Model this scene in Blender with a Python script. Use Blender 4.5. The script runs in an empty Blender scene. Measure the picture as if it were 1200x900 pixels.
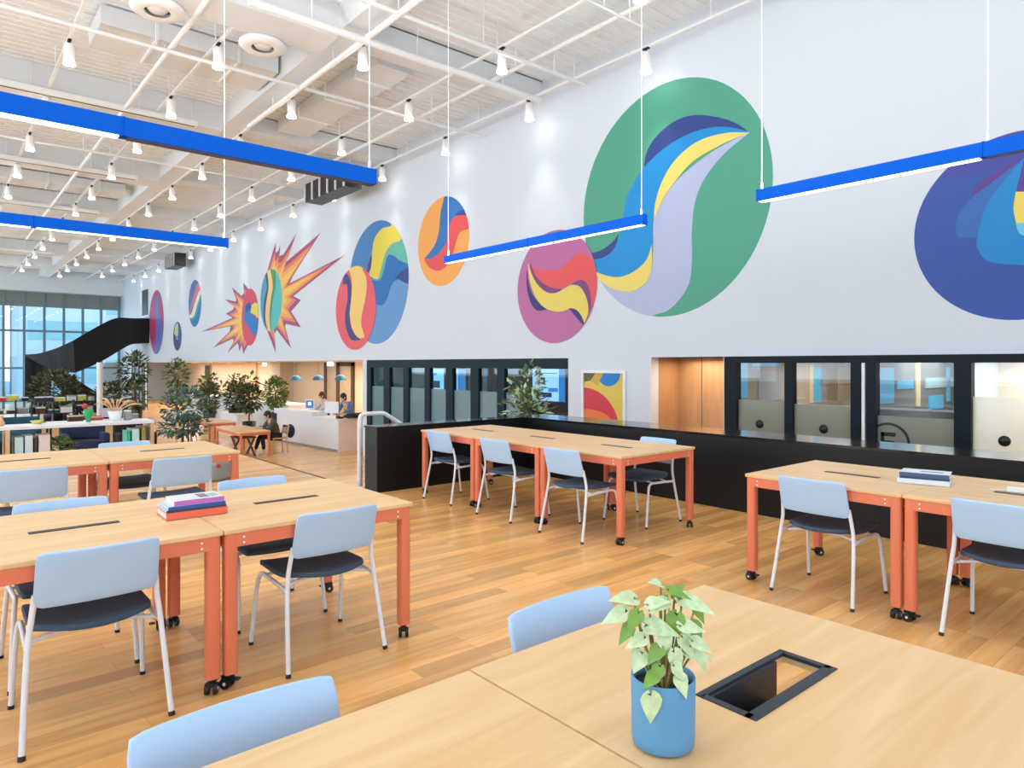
import bpy, math, random
from mathutils import Vector, Matrix
random.seed(7)
SC = bpy.context.scene
COL = SC.collection
PI = math.pi

# ------------------------------------------------------------------ camera
YAW = math.radians(40.382)
FPX = 799.5
HZ = 427.0
CAMZ = 1.5
cd = bpy.data.cameras.new('camera')
cam = bpy.data.objects.new('camera', cd)
COL.objects.link(cam)
cam.location = (0, 0, CAMZ)
cam.rotation_euler = (PI/2, 0, -YAW)
cd.sensor_width = 36.0
cd.lens = FPX/1200*36
cd.shift_y = (HZ-450)/1200
cd.clip_start = 0.05
cd.clip_end = 400
SC.camera = cam
SC.view_settings.view_transform = 'Standard'
SC.view_settings.look = 'None'
SC.view_settings.gamma = 1.0
SC.view_settings.use_curve_mapping = False
SC.view_settings.exposure = -0.2

# ------------------------------------------------------------------ world
w = bpy.data.worlds.new('world')
SC.world = w
w.use_nodes = True
nt = w.node_tree
bg = nt.nodes['Background']
tc = nt.nodes.new('ShaderNodeTexCoord')
sx = nt.nodes.new('ShaderNodeSeparateXYZ')
rp = nt.nodes.new('ShaderNodeValToRGB')
nt.links.new(tc.outputs['Generated'], sx.inputs[0])
nt.links.new(sx.outputs['Z'], rp.inputs[0])
nt.links.new(rp.outputs[0], bg.inputs[0])
rp.color_ramp.elements[0].color = (.86, .93, .97, 1)
rp.color_ramp.elements[1].color = (.40, .64, .95, 1)
bg.inputs[1].default_value = 2.4

# ------------------------------------------------------------------ big lights (daylight in the windows)
def area(name, loc, rot, sx_, sy_, power, col):
    l = bpy.data.lights.new(name, 'AREA')
    l.shape = 'RECTANGLE'; l.size = sx_; l.size_y = sy_; l.energy = power; l.color = col
    o = bpy.data.objects.new(name, l); COL.objects.link(o)
    o.location = loc; o.rotation_euler = rot
    return o
DAY = (.74, .88, 1.0)
FARDAY = (.60, .82, 1.0)
for i in range(5):      # left window wall, one per bay
    area('daylight_side_window', (-8.95, 0.0+10*i, 3.4), (0, -PI/2, 0), 5.0, 8.6, (130, 380, 480, 480, 480)[i], DAY if i < 2 else FARDAY)
area('daylight_rear_window', (1.0, -5.9, 3.6), (PI/2, 0, 0), 14, 4.8, 80, DAY)
area('daylight_far_window', (0.0, 49.4, 2.6), (-PI/2, 0, 0), 17, 5.6, 520, FARDAY)
SPOT_W = 85
UP_W = 75
WARM = (1.0, .91, .80)
area('lobby_ceiling_light', (12.0, 24, 1.56), (0, 0, 0), 2.0, 10, 300, WARM)
area('lobby_ceiling_light', (12.0, 42, 1.56), (0, 0, 0), 2.0, 14, 600, (1, .96, .92))
area('meeting_room_ceiling_light', (11.3, 13.2, 1.56), (0, 0, 0), 1.6, 6, 55, (.75, .92, 1))
area('meeting_room_ceiling_light', (11.2, 4.1, 1.56), (0, 0, 0), 1.6, 2.6, 60, (1, .9, .78))
area('meeting_room_ceiling_light', (10.0, 1.4, 1.56), (0, 0, 0), 0.9, 2.0, 40, (1, .95, .88))
area('alcove_ceiling_light', (9.75, 6.6, 1.57), (0, 0, 0), .5, .9, 13, (1, .8, .58))

# ------------------------------------------------------------------ pixel -> place helpers (measuring the photograph)
_s, _c = math.sin(YAW), math.cos(YAW)
def ray(x, y):
    l = (x-600)/FPX
    return Vector((_s+_c*l, _c-_s*l, (HZ-y)/FPX))
def atX(x, y, X):
    r = ray(x, y); return Vector((0, 0, CAMZ)) + r*(X/r.x)
def atY(x, y, Y):
    r = ray(x, y); return Vector((0, 0, CAMZ)) + r*(Y/r.y)
def atz(x, y, z):
    r = ray(x, y); return Vector((0, 0, CAMZ)) + r*((z-CAMZ)/r.z)

# ------------------------------------------------------------------ materials
def lin(c):
    out = []
    for v in c:
        v /= 255.0
        out.append(v/12.92 if v <= .04045 else ((v+.055)/1.055)**2.4)
    return out
def mat(name, rgb, rough=.5, metal=0, noise=0.0, nscale=8.0, bump=0.0, emit=0.0, spec=.5):
    m = bpy.data.materials.new(name); m.use_nodes = True
    n = m.node_tree; p = n.nodes['Principled BSDF']
    c = lin(rgb)
    p.inputs['Roughness'].default_value = rough
    p.inputs['Metallic'].default_value = metal
    p.inputs['Specular IOR Level'].default_value = spec
    t = n.nodes.new('ShaderNodeTexCoord')
    no = n.nodes.new('ShaderNodeTexNoise')
    no.inputs['Scale'].default_value = nscale; no.inputs['Detail'].default_value = 3
    n.links.new(t.outputs['Object'], no.inputs['Vector'])
    mx = n.nodes.new('ShaderNodeMix'); mx.data_type = 'RGBA'
    k = noise if noise else .02
    mx.inputs[6].default_value = [max(0, v*(1-k)) for v in c]+[1]
    mx.inputs[7].default_value = [min(1, v*(1+k)) for v in c]+[1]
    n.links.new(no.outputs['Fac'], mx.inputs[0])
    n.links.new(mx.outputs[2], p.inputs['Base Color'])
    if bump:
        b = n.nodes.new('ShaderNodeBump'); b.inputs['Strength'].default_value = bump; b.inputs['Distance'].default_value = .003
        n.links.new(no.outputs['Fac'], b.inputs['Height']); n.links.new(b.outputs[0], p.inputs['Normal'])
    if emit:
        n.links.new(mx.outputs[2], p.inputs['Emission Color']); p.inputs['Emission Strength'].default_value = emit
    return m
def wood_mat(name, a, b, scale=(2, 22, 22), rough=.45, planks=None, coords='Object', streak=.5):
    """long-grain wood; planks=(length, width) lays boards running along x"""
    m = bpy.data.materials.new(name); m.use_nodes = True
    n = m.node_tree; p = n.nodes['Principled BSDF']; L = n.links.new
    p.inputs['Roughness'].default_value = rough
    p.inputs['Specular IOR Level'].default_value = .4
    t = n.nodes.new('ShaderNodeTexCoord')
    mp = n.nodes.new('ShaderNodeMapping'); mp.inputs['Scale'].default_value = scale
    L(t.outputs[coords], mp.inputs[0])
    vec = mp.outputs[0]
    no = n.nodes.new('ShaderNodeTexNoise'); no.inputs['Scale'].default_value = 1.0; no.inputs['Detail'].default_value = 5
    no.inputs['Distortion'].default_value = .6
    cr = n.nodes.new('ShaderNodeValToRGB')
    cr.color_ramp.elements[0].position = .3; cr.color_ramp.elements[1].position = .7
    cr.color_ramp.elements[0].color = lin(b)+[1]; cr.color_ramp.elements[1].color = lin(a)+[1]
    if planks:
        br = n.nodes.new('ShaderNodeTexBrick')
        br.inputs['Scale'].default_value = 1.0
        br.inputs['Brick Width'].default_value = planks[0]; br.inputs['Row Height'].default_value = planks[1]
        br.inputs['Mortar Size'].default_value = .0009; br.inputs['Mortar Smooth'].default_value = .3
        br.offset = .37; br.offset_frequency = 3
        br.inputs['Color1'].default_value = (0, 0, 0, 1); br.inputs['Color2'].default_value = (1, 1, 1, 1)
        br.inputs['Mortar'].default_value = (.5, .5, .5, 1)
        L(t.outputs[coords], br.inputs['Vector'])
        ad = n.nodes.new('ShaderNodeVectorMath'); ad.operation = 'MULTIPLY_ADD'
        ad.inputs[1].default_value = (13, 17, 5)
        L(br.outputs['Color'], ad.inputs[0]); L(mp.outputs[0], ad.inputs[2])
        vec = ad.outputs[0]
    L(vec, no.inputs['Vector']); L(no.outputs['Fac'], cr.inputs[0])
    col = cr.outputs[0]
    if planks:
        hs = n.nodes.new('ShaderNodeHueSaturation')
        mr = n.nodes.new('ShaderNodeMapRange'); mr.inputs[3].default_value = .74; mr.inputs[4].default_value = 1.14
        L(br.outputs['Color'], mr.inputs[0]); L(mr.outputs[0], hs.inputs['Value']); L(col, hs.inputs['Color'])
        mx = n.nodes.new('ShaderNodeMix'); mx.data_type = 'RGBA'
        mx.inputs[7].default_value = lin((172, 118, 66))+[1]
        L(br.outputs['Fac'], mx.inputs[0]); L(hs.outputs[0], mx.inputs[6]); col = mx.outputs[2]
    L(col, p.inputs['Base Color'])
    return m
def glass_mat(name, tint=(1, 1, 1), gloss=.10, rough=.02, cloud=0.0, cloudcol=(150, 160, 155)):
    m = bpy.data.materials.new(name); m.use_nodes = True
    n = m.node_tree; n.nodes.clear(); L = n.links.new
    out = n.nodes.new('ShaderNodeOutputMaterial')
    tr = n.nodes.new('ShaderNodeBsdfTransparent'); tr.inputs[0].default_value = (*tint, 1)
    gl = n.nodes.new('ShaderNodeBsdfGlossy'); gl.inputs['Roughness'].default_value = rough
    gl.inputs[0].default_value = (.95, .97, 1, 1)
    fr = n.nodes.new('ShaderNodeFresnel'); fr.inputs['IOR'].default_value = 1.45
    ad = n.nodes.new('ShaderNodeMath'); ad.operation = 'ADD'; ad.use_clamp = True; ad.inputs[1].default_value = gloss
    L(fr.outputs[0], ad.inputs[0])
    base = tr.outputs[0]
    if cloud:
        df = n.nodes.new('ShaderNodeBsdfDiffuse'); df.inputs[0].default_value = lin(cloudcol)+[1]
        tl = n.nodes.new('ShaderNodeBsdfTranslucent'); tl.inputs[0].default_value = lin(cloudcol)+[1]
        m1 = n.nodes.new('ShaderNodeMixShader'); m1.inputs[0].default_value = .45
        L(df.outputs[0], m1.inputs[1]); L(tl.outputs[0], m1.inputs[2])
        m2 = n.nodes.new('ShaderNodeMixShader')
        no = n.nodes.new('ShaderNodeTexNoise'); no.inputs['Scale'].default_value = 60
        mr = n.nodes.new('ShaderNodeMapRange'); mr.inputs[3].default_value = cloud-.03; mr.inputs[4].default_value = cloud+.03
        L(no.outputs['Fac'], mr.inputs[0]); L(mr.outputs[0], m2.inputs[0])
        L(tr.outputs[0], m2.inputs[1]); L(m1.outputs[0], m2.inputs[2]); base = m2.outputs[0]
    m3 = n.nodes.new('ShaderNodeMixShader')
    ge = n.nodes.new('ShaderNodeNewGeometry'); inv = n.nodes.new('ShaderNodeMath'); inv.operation = 'SUBTRACT'; inv.inputs[0].default_value = 1
    L(ge.outputs['Backfacing'], inv.inputs[1])
    mu = n.nodes.new('ShaderNodeMath'); mu.operation = 'MULTIPLY'; L(ad.outputs[0], mu.inputs[0]); L(inv.outputs[0], mu.inputs[1])
    L(mu.outputs[0], m3.inputs[0]); L(base, m3.inputs[1]); L(gl.outputs[0], m3.inputs[2])
    L(m3.outputs[0], out.inputs[0])
    return m

M = {}
M['wall'] = mat('white_wall_paint', (213, 221, 232), .6, noise=.012, nscale=3)
M['ceil'] = mat('white_ceiling_paint', (236, 239, 242), .8, noise=.03, nscale=2.5)
M['ceil2'] = mat('pale_grey_ceiling_paint', (222, 226, 230), .8, noise=.03, nscale=4)
M['white'] = mat('white_metal_paint', (236, 237, 238), .4)
M['whitemat'] = mat('white_laminate', (232, 234, 238), .45)
M['black'] = mat('black_lacquer', (17, 18, 21), .4, noise=.05, spec=.3)
M['blacktop'] = mat('black_gloss_ledge', (22, 24, 27), .12, noise=.05)
M['plastic'] = mat('black_plastic', (20, 22, 25), .4)
M['floor'] = wood_mat('oak_floorboards', (250, 198, 126), (224, 160, 90), scale=(1.3, 14, 14), rough=.26, planks=(1.1, .115))
M['top'] = wood_mat('light_oak_veneer', (238, 203, 154), (224, 182, 128), scale=(1.6, 16, 16), rough=.4)
M['pale_wood'] = wood_mat('pale_maple', (226, 190, 146), (208, 166, 118), scale=(8, 8, 1.2), rough=.5)
M['niche'] = wood_mat('honey_wood_panel', (208, 162, 118), (194, 144, 98), scale=(9, 9, .9), rough=.5)
M['dwood'] = wood_mat('dark_brown_wood', (96, 66, 38), (70, 46, 24), scale=(8, 8, 1.5), rough=.5)
M['tan'] = mat('beige_plaster', (212, 192, 168), .7, noise=.05)
M['orange'] = mat('coral_orange_steel', (226, 124, 90), .45, noise=.03)
M['shell'] = mat('pale_blue_plastic', (176, 210, 244), .38, noise=.01)
M['seat'] = mat('charcoal_seat_fabric', (56, 76, 98), .75, noise=.12, nscale=140, bump=.3)
M['tube'] = mat('white_powder_coat', (232, 236, 242), .35)
M['blue'] = mat('blue_anodised_beam', (0, 98, 224), .5, spec=.1)
M['beamlit'] = mat('lit_diffuser', (255, 255, 255), .5, emit=2.2)
M['beamoff'] = mat('dark_blue_louvre', (12, 52, 120), .4)
M['lamp'] = mat('lens_and_bloom_glow', (255, 250, 240), .5, emit=22)
M['lampring'] = mat('white_lamp_housing', (242, 242, 242), .4)
M['soft'] = mat('dim_glow', (255, 240, 215), .5, emit=5)
M['exit'] = mat('lit_green_sign', (215, 255, 232), .5, emit=2.5)
M['teal'] = mat('dark_teal_frame', (6, 32, 44), .5, spec=.2)
M['navyf'] = mat('blue_black_frame', (12, 22, 34), .5, spec=.2)
M['pot'] = mat('sky_blue_ceramic', (92, 152, 194), .5, noise=.03)
M['soil'] = mat('dark_soil', (52, 42, 34), .9, noise=.4, nscale=90, bump=.8)
M['leafpale'] = mat('variegated_leaf', (200, 222, 178), .45, noise=.38, nscale=70)
M['leafmid'] = mat('fresh_green_leaf', (118, 160, 66), .45, noise=.2, nscale=45)
M['stem'] = mat('green_stem', (126, 140, 74), .5, noise=.15)
M['leafdark'] = mat('dark_green_leaf', (84, 108, 70), .5, noise=.3, nscale=20)
M['leafolive'] = mat('olive_green_leaf', (112, 120, 78), .5, noise=.3, nscale=20)
M['leafteal'] = mat('blue_green_leaf', (96, 136, 134), .5, noise=.3, nscale=20)
M['leafshade'] = mat('deep_olive_leaf', (58, 62, 38), .6, noise=.3, nscale=20)
M['dried'] = mat('dried_palm_frond', (226, 180, 134), .6, noise=.15)
M['trunk'] = mat('brown_bark', (104, 84, 62), .8, noise=.3, nscale=40)
M['skin'] = mat('skin', (222, 176, 150), .5, noise=.04)
M['hairb'] = mat('brown_hair', (86, 58, 40), .6, noise=.2, nscale=50)
M['hairk'] = mat('black_hair', (34, 28, 28), .5, noise=.2, nscale=50)
M['bluecloth'] = mat('blue_cotton', (92, 130, 178), .8, noise=.1)
M['palecloth'] = mat('pale_blue_cotton', (186, 208, 226), .8, noise=.06)
M['olive'] = mat('olive_jacket', (84, 82, 70), .8, noise=.12)
M['blackcloth'] = mat('black_trousers', (36, 34, 36), .85, noise=.12)
M['navy'] = mat('navy_upholstery', (44, 52, 84), .85, noise=.1)
M['red'] = mat('red_fabric', (196, 60, 60), .7, noise=.1)
M['green'] = mat('emerald_glass', (40, 160, 90), .2)
M['grey'] = mat('mid_grey_laminate', (150, 154, 158), .6)
M['lilac'] = mat('pale_lilac_card', (214, 212, 224), .7)
M['tealcloth'] = mat('teal_upholstery', (32, 84, 104), .8, noise=.1)
M['yellow'] = mat('lime_yellow_bowl', (202, 200, 96), .5)
M['charcoal'] = mat('charcoal_metal_sheet', (38, 46, 56), .45, noise=.04)
M['glass'] = glass_mat('clear_glass', (.93, .97, .98), .04)
M['glasst'] = glass_mat('teal_tinted_glass', (.42, .72, .80), .06)
M['frost'] = glass_mat('frosted_film_teal', (.62, .78, .82), .03, .2, cloud=.72, cloudcol=(150, 182, 188))
M['frostg'] = glass_mat('frosted_film_grey', (.72, .74, .70), .03, .2, cloud=.80, cloudcol=(176, 178, 164))
M['frostw'] = glass_mat('frosted_film_white', (.9, .9, .88), .03, .2, cloud=.6, cloudcol=(236, 236, 226))
M['screen'] = mat('lit_screen_white', (214, 232, 250), .4, emit=1.7)
M['screenb'] = mat('lit_screen_blue', (46, 140, 205), .4, emit=1.4)
M['screend'] = mat('lit_screen_dark', (36, 66, 110), .4, emit=.5)
M['cyanwin'] = mat('bright_blue_window', (70, 165, 205), .4, emit=.45)
M['facade'] = mat('white_facade', (224, 232, 238), .8, noise=.03)
M['facglass'] = mat('teal_facade_glazing', (168, 210, 220), .3, noise=.12, nscale=.6)
M['ground'] = mat('pale_paving', (150, 170, 176), .8, noise=.1)
def paint(rgb):
    k = 'paint_%d_%d_%d' % rgb
    if k not in M: M[k] = mat('mural_'+k, rgb, .55)
    return M[k]

# ------------------------------------------------------------------ mesh builder
class MB:
    def __init__(self): self.v = []; self.f = []; self.mi = []; self.sm = []; self.mats = []
    def m(self, mt):
        if mt not in self.mats: self.mats.append(mt)
        return self.mats.index(mt)
    def add(self, vs, fs, mt, smooth=False, T=None):
        o = len(self.v)
        for p in vs:
            p = Vector(p)
            if T is not None: p = T @ p
            self.v.append(p)
        k = self.m(mt)
        for f in fs: self.f.append([o+i for i in f]); self.mi.append(k); self.sm.append(smooth)
        return self
    def box(self, a, b, mt, T=None):
        x0, y0, z0 = a; x1, y1, z1 = b
        if x0 > x1: x0, x1 = x1, x0
        if y0 > y1: y0, y1 = y1, y0
        if z0 > z1: z0, z1 = z1, z0
        vs = [(x0, y0, z0), (x1, y0, z0), (x1, y1, z0), (x0, y1, z0), (x0, y0, z1), (x1, y0, z1), (x1, y1, z1), (x0, y1, z1)]
        return self.add(vs, [(0, 3, 2, 1), (4, 5, 6, 7), (0, 1, 5, 4), (1, 2, 6, 5), (2, 3, 7, 6), (3, 0, 4, 7)], mt, False, T)
    def cbox(self, c, s, mt, T=None):
        return self.box([c[i]-s[i]/2 for i in range(3)], [c[i]+s[i]/2 for i in range(3)], mt, T)
    def tube(self, pts, r, mt, n=10, T=None, smooth=True):
        pts = [Vector(p) for p in pts]
        rs = r if isinstance(r, (list, tuple)) else [r]*len(pts)
        vs = []; fs = []
        ref = None
        for i, p in enumerate(pts):
            d = (pts[min(i+1, len(pts)-1)]-pts[max(i-1, 0)])
            if d.length < 1e-9: d = Vector((0, 0, 1))
            d.normalize()
            if ref is None:
                ref = Vector((1, 0, 0)) if abs(d.x) < .8 else Vector((0, 1, 0))
            u = ref - d*ref.dot(d)
            if u.length < 1e-4: u = d.orthogonal()
            u.normalize(); ref = u
            v = d.cross(u)
            for k in range(n):
                a = 2*PI*k/n
                vs.append(p+(u*math.cos(a)+v*math.sin(a))*rs[i])
        for i in range(len(pts)-1):
            for k in range(n):
                k2 = (k+1) % n
                fs.append((i*n+k, i*n+k2, (i+1)*n+k2, (i+1)*n+k))
        self.add(vs, fs, mt, smooth, T)
        o = len(pts)-1
        self.add([vs[k] for k in range(n)], [tuple(range(n-1, -1, -1))], mt, False, T)
        self.add([vs[o*n+k] for k in range(n)], [tuple(range(n))], mt, False, T)
        return self
    def lathe(self, prof, mt, n=24, T=None, c=(0, 0, 0)):
        vs = []; fs = []
        for r, z in prof:
            for k in range(n):
                a = 2*PI*k/n
                vs.append((c[0]+r*math.cos(a), c[1]+r*math.sin(a), c[2]+z))
        for i in range(len(prof)-1):
            for k in range(n):
                k2 = (k+1) % n
                fs.append((i*n+k, i*n+k2, (i+1)*n+k2, (i+1)*n+k))
        return self.add(vs, fs, mt, True, T)
    def ball(self, c, r, mt, n=12, T=None, s=(1, 1, 1)):
        prof = [(max(1e-4, r*math.sin(PI*i/8)), -r*math.cos(PI*i/8)) for i in range(9)]
        S = Matrix.Translation(c) @ Matrix.Diagonal((*s, 1))
        return self.lathe(prof, mt, n, S if T is None else T @ S)
    def poly(self, pts, mt, T=None):
        return self.add(pts, [tuple(range(len(pts)))], mt, False, T)
    def prism(self, pts, d, mt, T=None, smooth=False):
        """pts: 3-D loop, d: extrusion vector"""
        n = len(pts); d = Vector(d)
        vs = [Vector(p) for p in pts] + [Vector(p)+d for p in pts]
        self.add(vs, [tuple(range(n-1, -1, -1)), tuple(range(n, 2*n))], mt, False, T)
        self.add(vs, [(i, (i+1) % n, n+(i+1) % n, n+i) for i in range(n)], mt, smooth, T)
        return self
    def grid(self, fn, nu, nv, th, mt, T=None):
        """a shell: fn(u,v) -> point, thickened by th along its normals"""
        P = [[Vector(fn(i/nu, j/nv)) for j in range(nv+1)] for i in range(nu+1)]
        top = []; bot = []
        for i in range(nu+1):
            for j in range(nv+1):
                du = P[min(i+1, nu)][j]-P[max(i-1, 0)][j]; dv = P[i][min(j+1, nv)]-P[i][max(j-1, 0)]
                nn = du.cross(dv)
                nn = nn.normalized() if nn.length > 1e-9 else Vector((0, 0, 1))
                top.append(P[i][j]+nn*th/2); bot.append(P[i][j]-nn*th/2)
        N = len(top); w_ = nv+1
        fs = []
        for i in range(nu):
            for j in range(nv):
                a = i*w_+j
                fs.append((a, a+w_, a+w_+1, a+1)); fs.append((N+a, N+a+1, N+a+w_+1, N+a+w_))
        ring = [j for j in range(w_)] + [i*w_+nv for i in range(1, nu+1)] + [nu*w_+j for j in range(nv-1, -1, -1)] + [i*w_ for i in range(nu-1, 0, -1)]
        for k in range(len(ring)):
            a = ring[k]; b = ring[(k+1) % len(ring)]
            fs.append((a, b, N+b, N+a))
        return self.add(top+bot, fs, mt, True, T)
    def build(self, name, parent=None, loc=(0, 0, 0), rz=0, bevel=0):
        me = bpy.data.meshes.new(name)
        me.from_pydata([tuple(p) for p in self.v], [], self.f)
        for mt in self.mats: me.materials.append(mt)
        me.polygons.foreach_set('material_index', self.mi)
        me.polygons.foreach_set('use_smooth', self.sm)
        me.update()
        o = bpy.data.objects.new(name, me); COL.objects.link(o)
        o.location = loc; o.rotation_euler = (0, 0, rz)
        if parent is not None: o.parent = parent
        if bevel:
            b = o.modifiers.new('bevel', 'BEVEL'); b.width = bevel; b.segments = 2; b.limit_method = 'ANGLE'; b.angle_limit = .7
        return o
def thing(name, label, cat, loc=(0, 0, 0), rz=0, group=None):
    o = bpy.data.objects.new(name, None); COL.objects.link(o)
    o.empty_display_size = .1
    o.location = loc; o.rotation_euler = (0, 0, rz)
    return tag(o, label, cat, group)
def tag(o, label, cat, group=None):
    o['label'] = label; o['category'] = cat
    if group: o['group'] = group
    return o
def struct(o): o['kind'] = 'structure'; return o
def dup(root, loc, rz=None, label=None, group=None):
    def cp(o, par):
        c = o.copy(); COL.objects.link(c); c.parent = par
        for ch in list(o.children): cp(ch, c)
        return c
    r = cp(root, None); r.location = loc
    if rz is not None: r.rotation_euler = (0, 0, rz)
    if label: r['label'] = label
    if group: r['group'] = group
    return r
def cr(pts, n=7):
    """Catmull-Rom through 2-D or 3-D points"""
    P = [Vector(p) for p in pts]
    if len(P) < 3: return P
    P = [P[0]*2-P[1]] + P + [P[-1]*2-P[-2]]
    out = []
    for i in range(1, len(P)-2):
        for k in range(n):
            t = k/n
            a, b, c, d = P[i-1], P[i], P[i+1], P[i+2]
            out.append(.5*((2*b)+(c-a)*t+(2*a-5*b+4*c-d)*t*t+(3*b-a-3*c+d)*t**3))
    out.append(P[-2])
    return out

# ================================================================== STRUCTURE
CEIL = 7.16; LOW = -1.1; WX = 9.3; FARY = 50.0; BULK = 1.62
b = MB()
b.box((-9, -6, LOW), (3.95, 13, 0), M['floor']); b.box((3.95, -6, LOW), (6.3, 7.36, 0), M['floor'])
struct(b.build('floor'))
struct(MB().box((-9, -6, LOW-.2), (16, 56, LOW), M['floor']).build('floor_lower'))
b = MB()
b.box((3.925, 7.36, -.03), (3.955, 13, .004), M['dwood'])
struct(b.build('trim_1'))
b = MB()     # steps going down from the raised floor to the lobby
for i in range(5):
    b.box((3.95+.3*i, 7.37, LOW+.001), (3.95+.3*(i+1), 12.9, -.183*(i+1)), M['floor'])
struct(b.build('floor_steps'))
b = MB(); b.box((-9, -6, CEIL), (WX+.2, 52, CEIL+.3), M['ceil'])
for i in range(290):     # ribs of the exposed deck
    y = -6+.2*i
    if y > 49.5: break
    b.box((-9, y, CEIL-.02), (WX, y+.09, CEIL+.01), M['ceil'])
struct(b.build('ceiling'))
# mural wall with its openings
b = MB()
b.box((WX, -6, BULK), (WX+.2, 50, CEIL), M['wall'])
b.box((WX, 7.31, LOW), (WX+.2, 9.27, BULK), M['wall'])
b.box((WX, 17.24, LOW), (WX+.16, 17.46, BULK), M['wall'])
b.box((WX, -6, LOW), (WX+.2, -.2, BULK), M['wall'])
b.box((WX, 46.8, LOW), (WX+.2, 50, BULK), M['wall'])
struct(b.build('wall_right'))
# alcove lined with wood
b = MB()
b.box((10.1, 5.87, LOW), (10.16, 7.31, BULK), M['niche'])
b.box((WX+.2, 5.81, LOW), (10.1, 5.87, BULK), M['niche']); b.box((WX+.2, 7.31, LOW), (10.1, 7.37, BULK), M['niche'])
b.box((WX+.02, 5.8, BULK), (10.16, 7.4, BULK+.06), M['wall'])
for y in (6.35, 6.83): b.box((10.094, y-.004, LOW), (10.1, y+.004, BULK), M['dwood'])
struct(b.build('wall_alcove'))
b = MB()
b.box((WX-.004, 5.865, LOW), (WX+.2, 5.895, BULK), M['whitemat'])
b.box((WX-.004, 7.29, LOW), (WX+.2, 7.312, BULK), M['whitemat'])
struct(b.build('trim_2'))
# other walls
struct(MB().box((-9.2, -6.2, LOW), (WX+.2, -6, .9), M['wall']).box((-9.2, -6.2, 6.2), (WX+.2, -6, CEIL), M['wall'])
       .box((-9.2, -6.2, .9), (-6.2, -6, 6.2), M['wall']).box((8.2, -6.2, .9), (WX+.2, -6, 6.2), M['wall']).build('wall_back'))
b = MB()
b.box((-9.2, -6, LOW), (-9, 50, .75), M['wall']); b.box((-9.2, -6, 6.2), (-9, 50, CEIL), M['wall'])
for y in (-5.4, 4.65, 14.65, 24.65, 34.65, 44.65): b.box((-9.2, y-.35, .75), (-9, y+.35, 6.2), M['wall'])
b.box((-9.2, 45, .75), (-9, 50, 6.2), M['wall'])
struct(b.build('wall_left'))
# far glazed wall
b = MB()
b.box((-9, 50, 4.98), (WX, 50.15, 5.9), mat('grey_spandrel', (128, 138, 138), .5, noise=.15, nscale=1.5))
b.box((-9, 49.2, 5.85), (WX, 50.2, CEIL), M['ceil2'])
struct(b.build('wall_far'))
wn = struct(MB().box((-9, 50.06, LOW), (WX, 50.08, 4.98), glass_mat('far_window_glass', (.86, .97, 1), .03)).build('window_1'))
b = MB()
fm = mat('grey_blue_mullion', (104, 138, 152), .5)
for i in range(19):
    x = -8.78+1.0*i
    b.box((x-.06, 49.95, LOW), (x+.06, 50.2, 5.86), fm)
for z in (3.52, 1.28, -.62): b.box((-9, 49.97, z-.06), (WX, 50.18, z+.06), fm)
b.build('window_frame', wn)
# glass strip beside the lobby, near the stair
b = MB()
b.box((WX, 43.0, LOW), (WX+.06, 46.7, BULK), M['plastic'])
for y in (43.0, 44.2, 45.0, 46.1, 46.7): b.box((WX-.05, y-.08, LOW), (WX, y+.08, BULK), M['white'])
struct(b.build('door_3'))
pa, pb = atX(167, 341, WX), atX(173.5, 369, WX)
struct(MB().box((WX-.03, pb.y, pb.z), (WX+.02, pa.y, pa.z), M['charcoal']).box((WX-.05, pb.y-.1, pb.z-.12), (WX, pa.y+.1, pb.z), M['white']).build('window_6'))
# lobby shell behind the mural wall
b = MB()
b.box((14, 17.4, LOW), (14.2, 33.5, BULK), mat('warm_lobby_wall', (236, 210, 178), .6, noise=.03))
b.box((14, 33.5, LOW), (14.2, 36.2, BULK), M['wall']); b.box((14, 36.2, LOW), (14.2, 56, BULK), M['tan'])
b.box((WX+.16, 17.3, LOW), (14.2, 17.46, BULK), mat('beige_lobby_wall', (222, 192, 166), .6, noise=.03))
b.box((WX, 56, LOW), (14.2, 56.2, BULK), M['wall'])
struct(b.build('wall_lobby'))
struct(MB().box((WX+.2, -6, BULK), (16, 56, BULK+.15), M['wall']).build('ceiling_lobby'))
b = MB()
for y0, y1, mt in ((38.6, 41.0, M['pale_wood']), (47.0, 52.5, M['tan'])):
    b.box((13.9, y0, LOW), (14, y1, BULK), mt)
b.box((13.3, 33.6, LOW), (14, 34.9, BULK), M['tan'])
b.box((13.88, 34.9, LOW), (14, 36.2, BULK), mat('bright_lobby_panel', (226, 234, 240), .5))
struct(b.build('wall_lobby_panels'))
# meeting rooms behind the glass
b = MB()
dk = mat('deep_teal_wall', (24, 62, 78), .6, noise=.05); lt = mat('cool_grey_wall', (168, 196, 206), .6)
b.box((13, 9.2, LOW), (13.2, 17.3, BULK), lt); b.box((WX+.25, 9.05, LOW), (13.2, 9.2, BULK), dk)
b.box((WX+.25, 12.0, LOW), (13, 12.1, BULK), dk)
struct(b.build('wall_meeting_rooms'))
b = MB()
wm = mat('warm_greige_wall', (186, 166, 146), .6)
b.box((13, -1, LOW), (13.2, 5.8, BULK), wm); b.box((WX+.2, 5.72, LOW), (13.2, 5.8, BULK), wm)
b.box((WX+.2, 3.78, LOW), (13, 3.86, BULK), mat('grey_partition', (120, 128, 132), .6)); b.box((WX+.2, 2.66, LOW), (13, 2.72, BULK), M['wall'])
b.box((WX+.2, -1.1, LOW), (13.2, -1, BULK), M['wall'])
b.box((10.6, -1, LOW), (10.7, 2.66, BULK), mat('cream_wall', (240, 226, 206), .6))
struct(b.build('wall_side_rooms'))
b = MB(); cream = mat('cream_joinery', (232, 214, 176), .5); dkpost = mat('dark_post', (30, 30, 34), .5); greyp = mat('cool_grey_panel', (168, 172, 182), .5)
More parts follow.
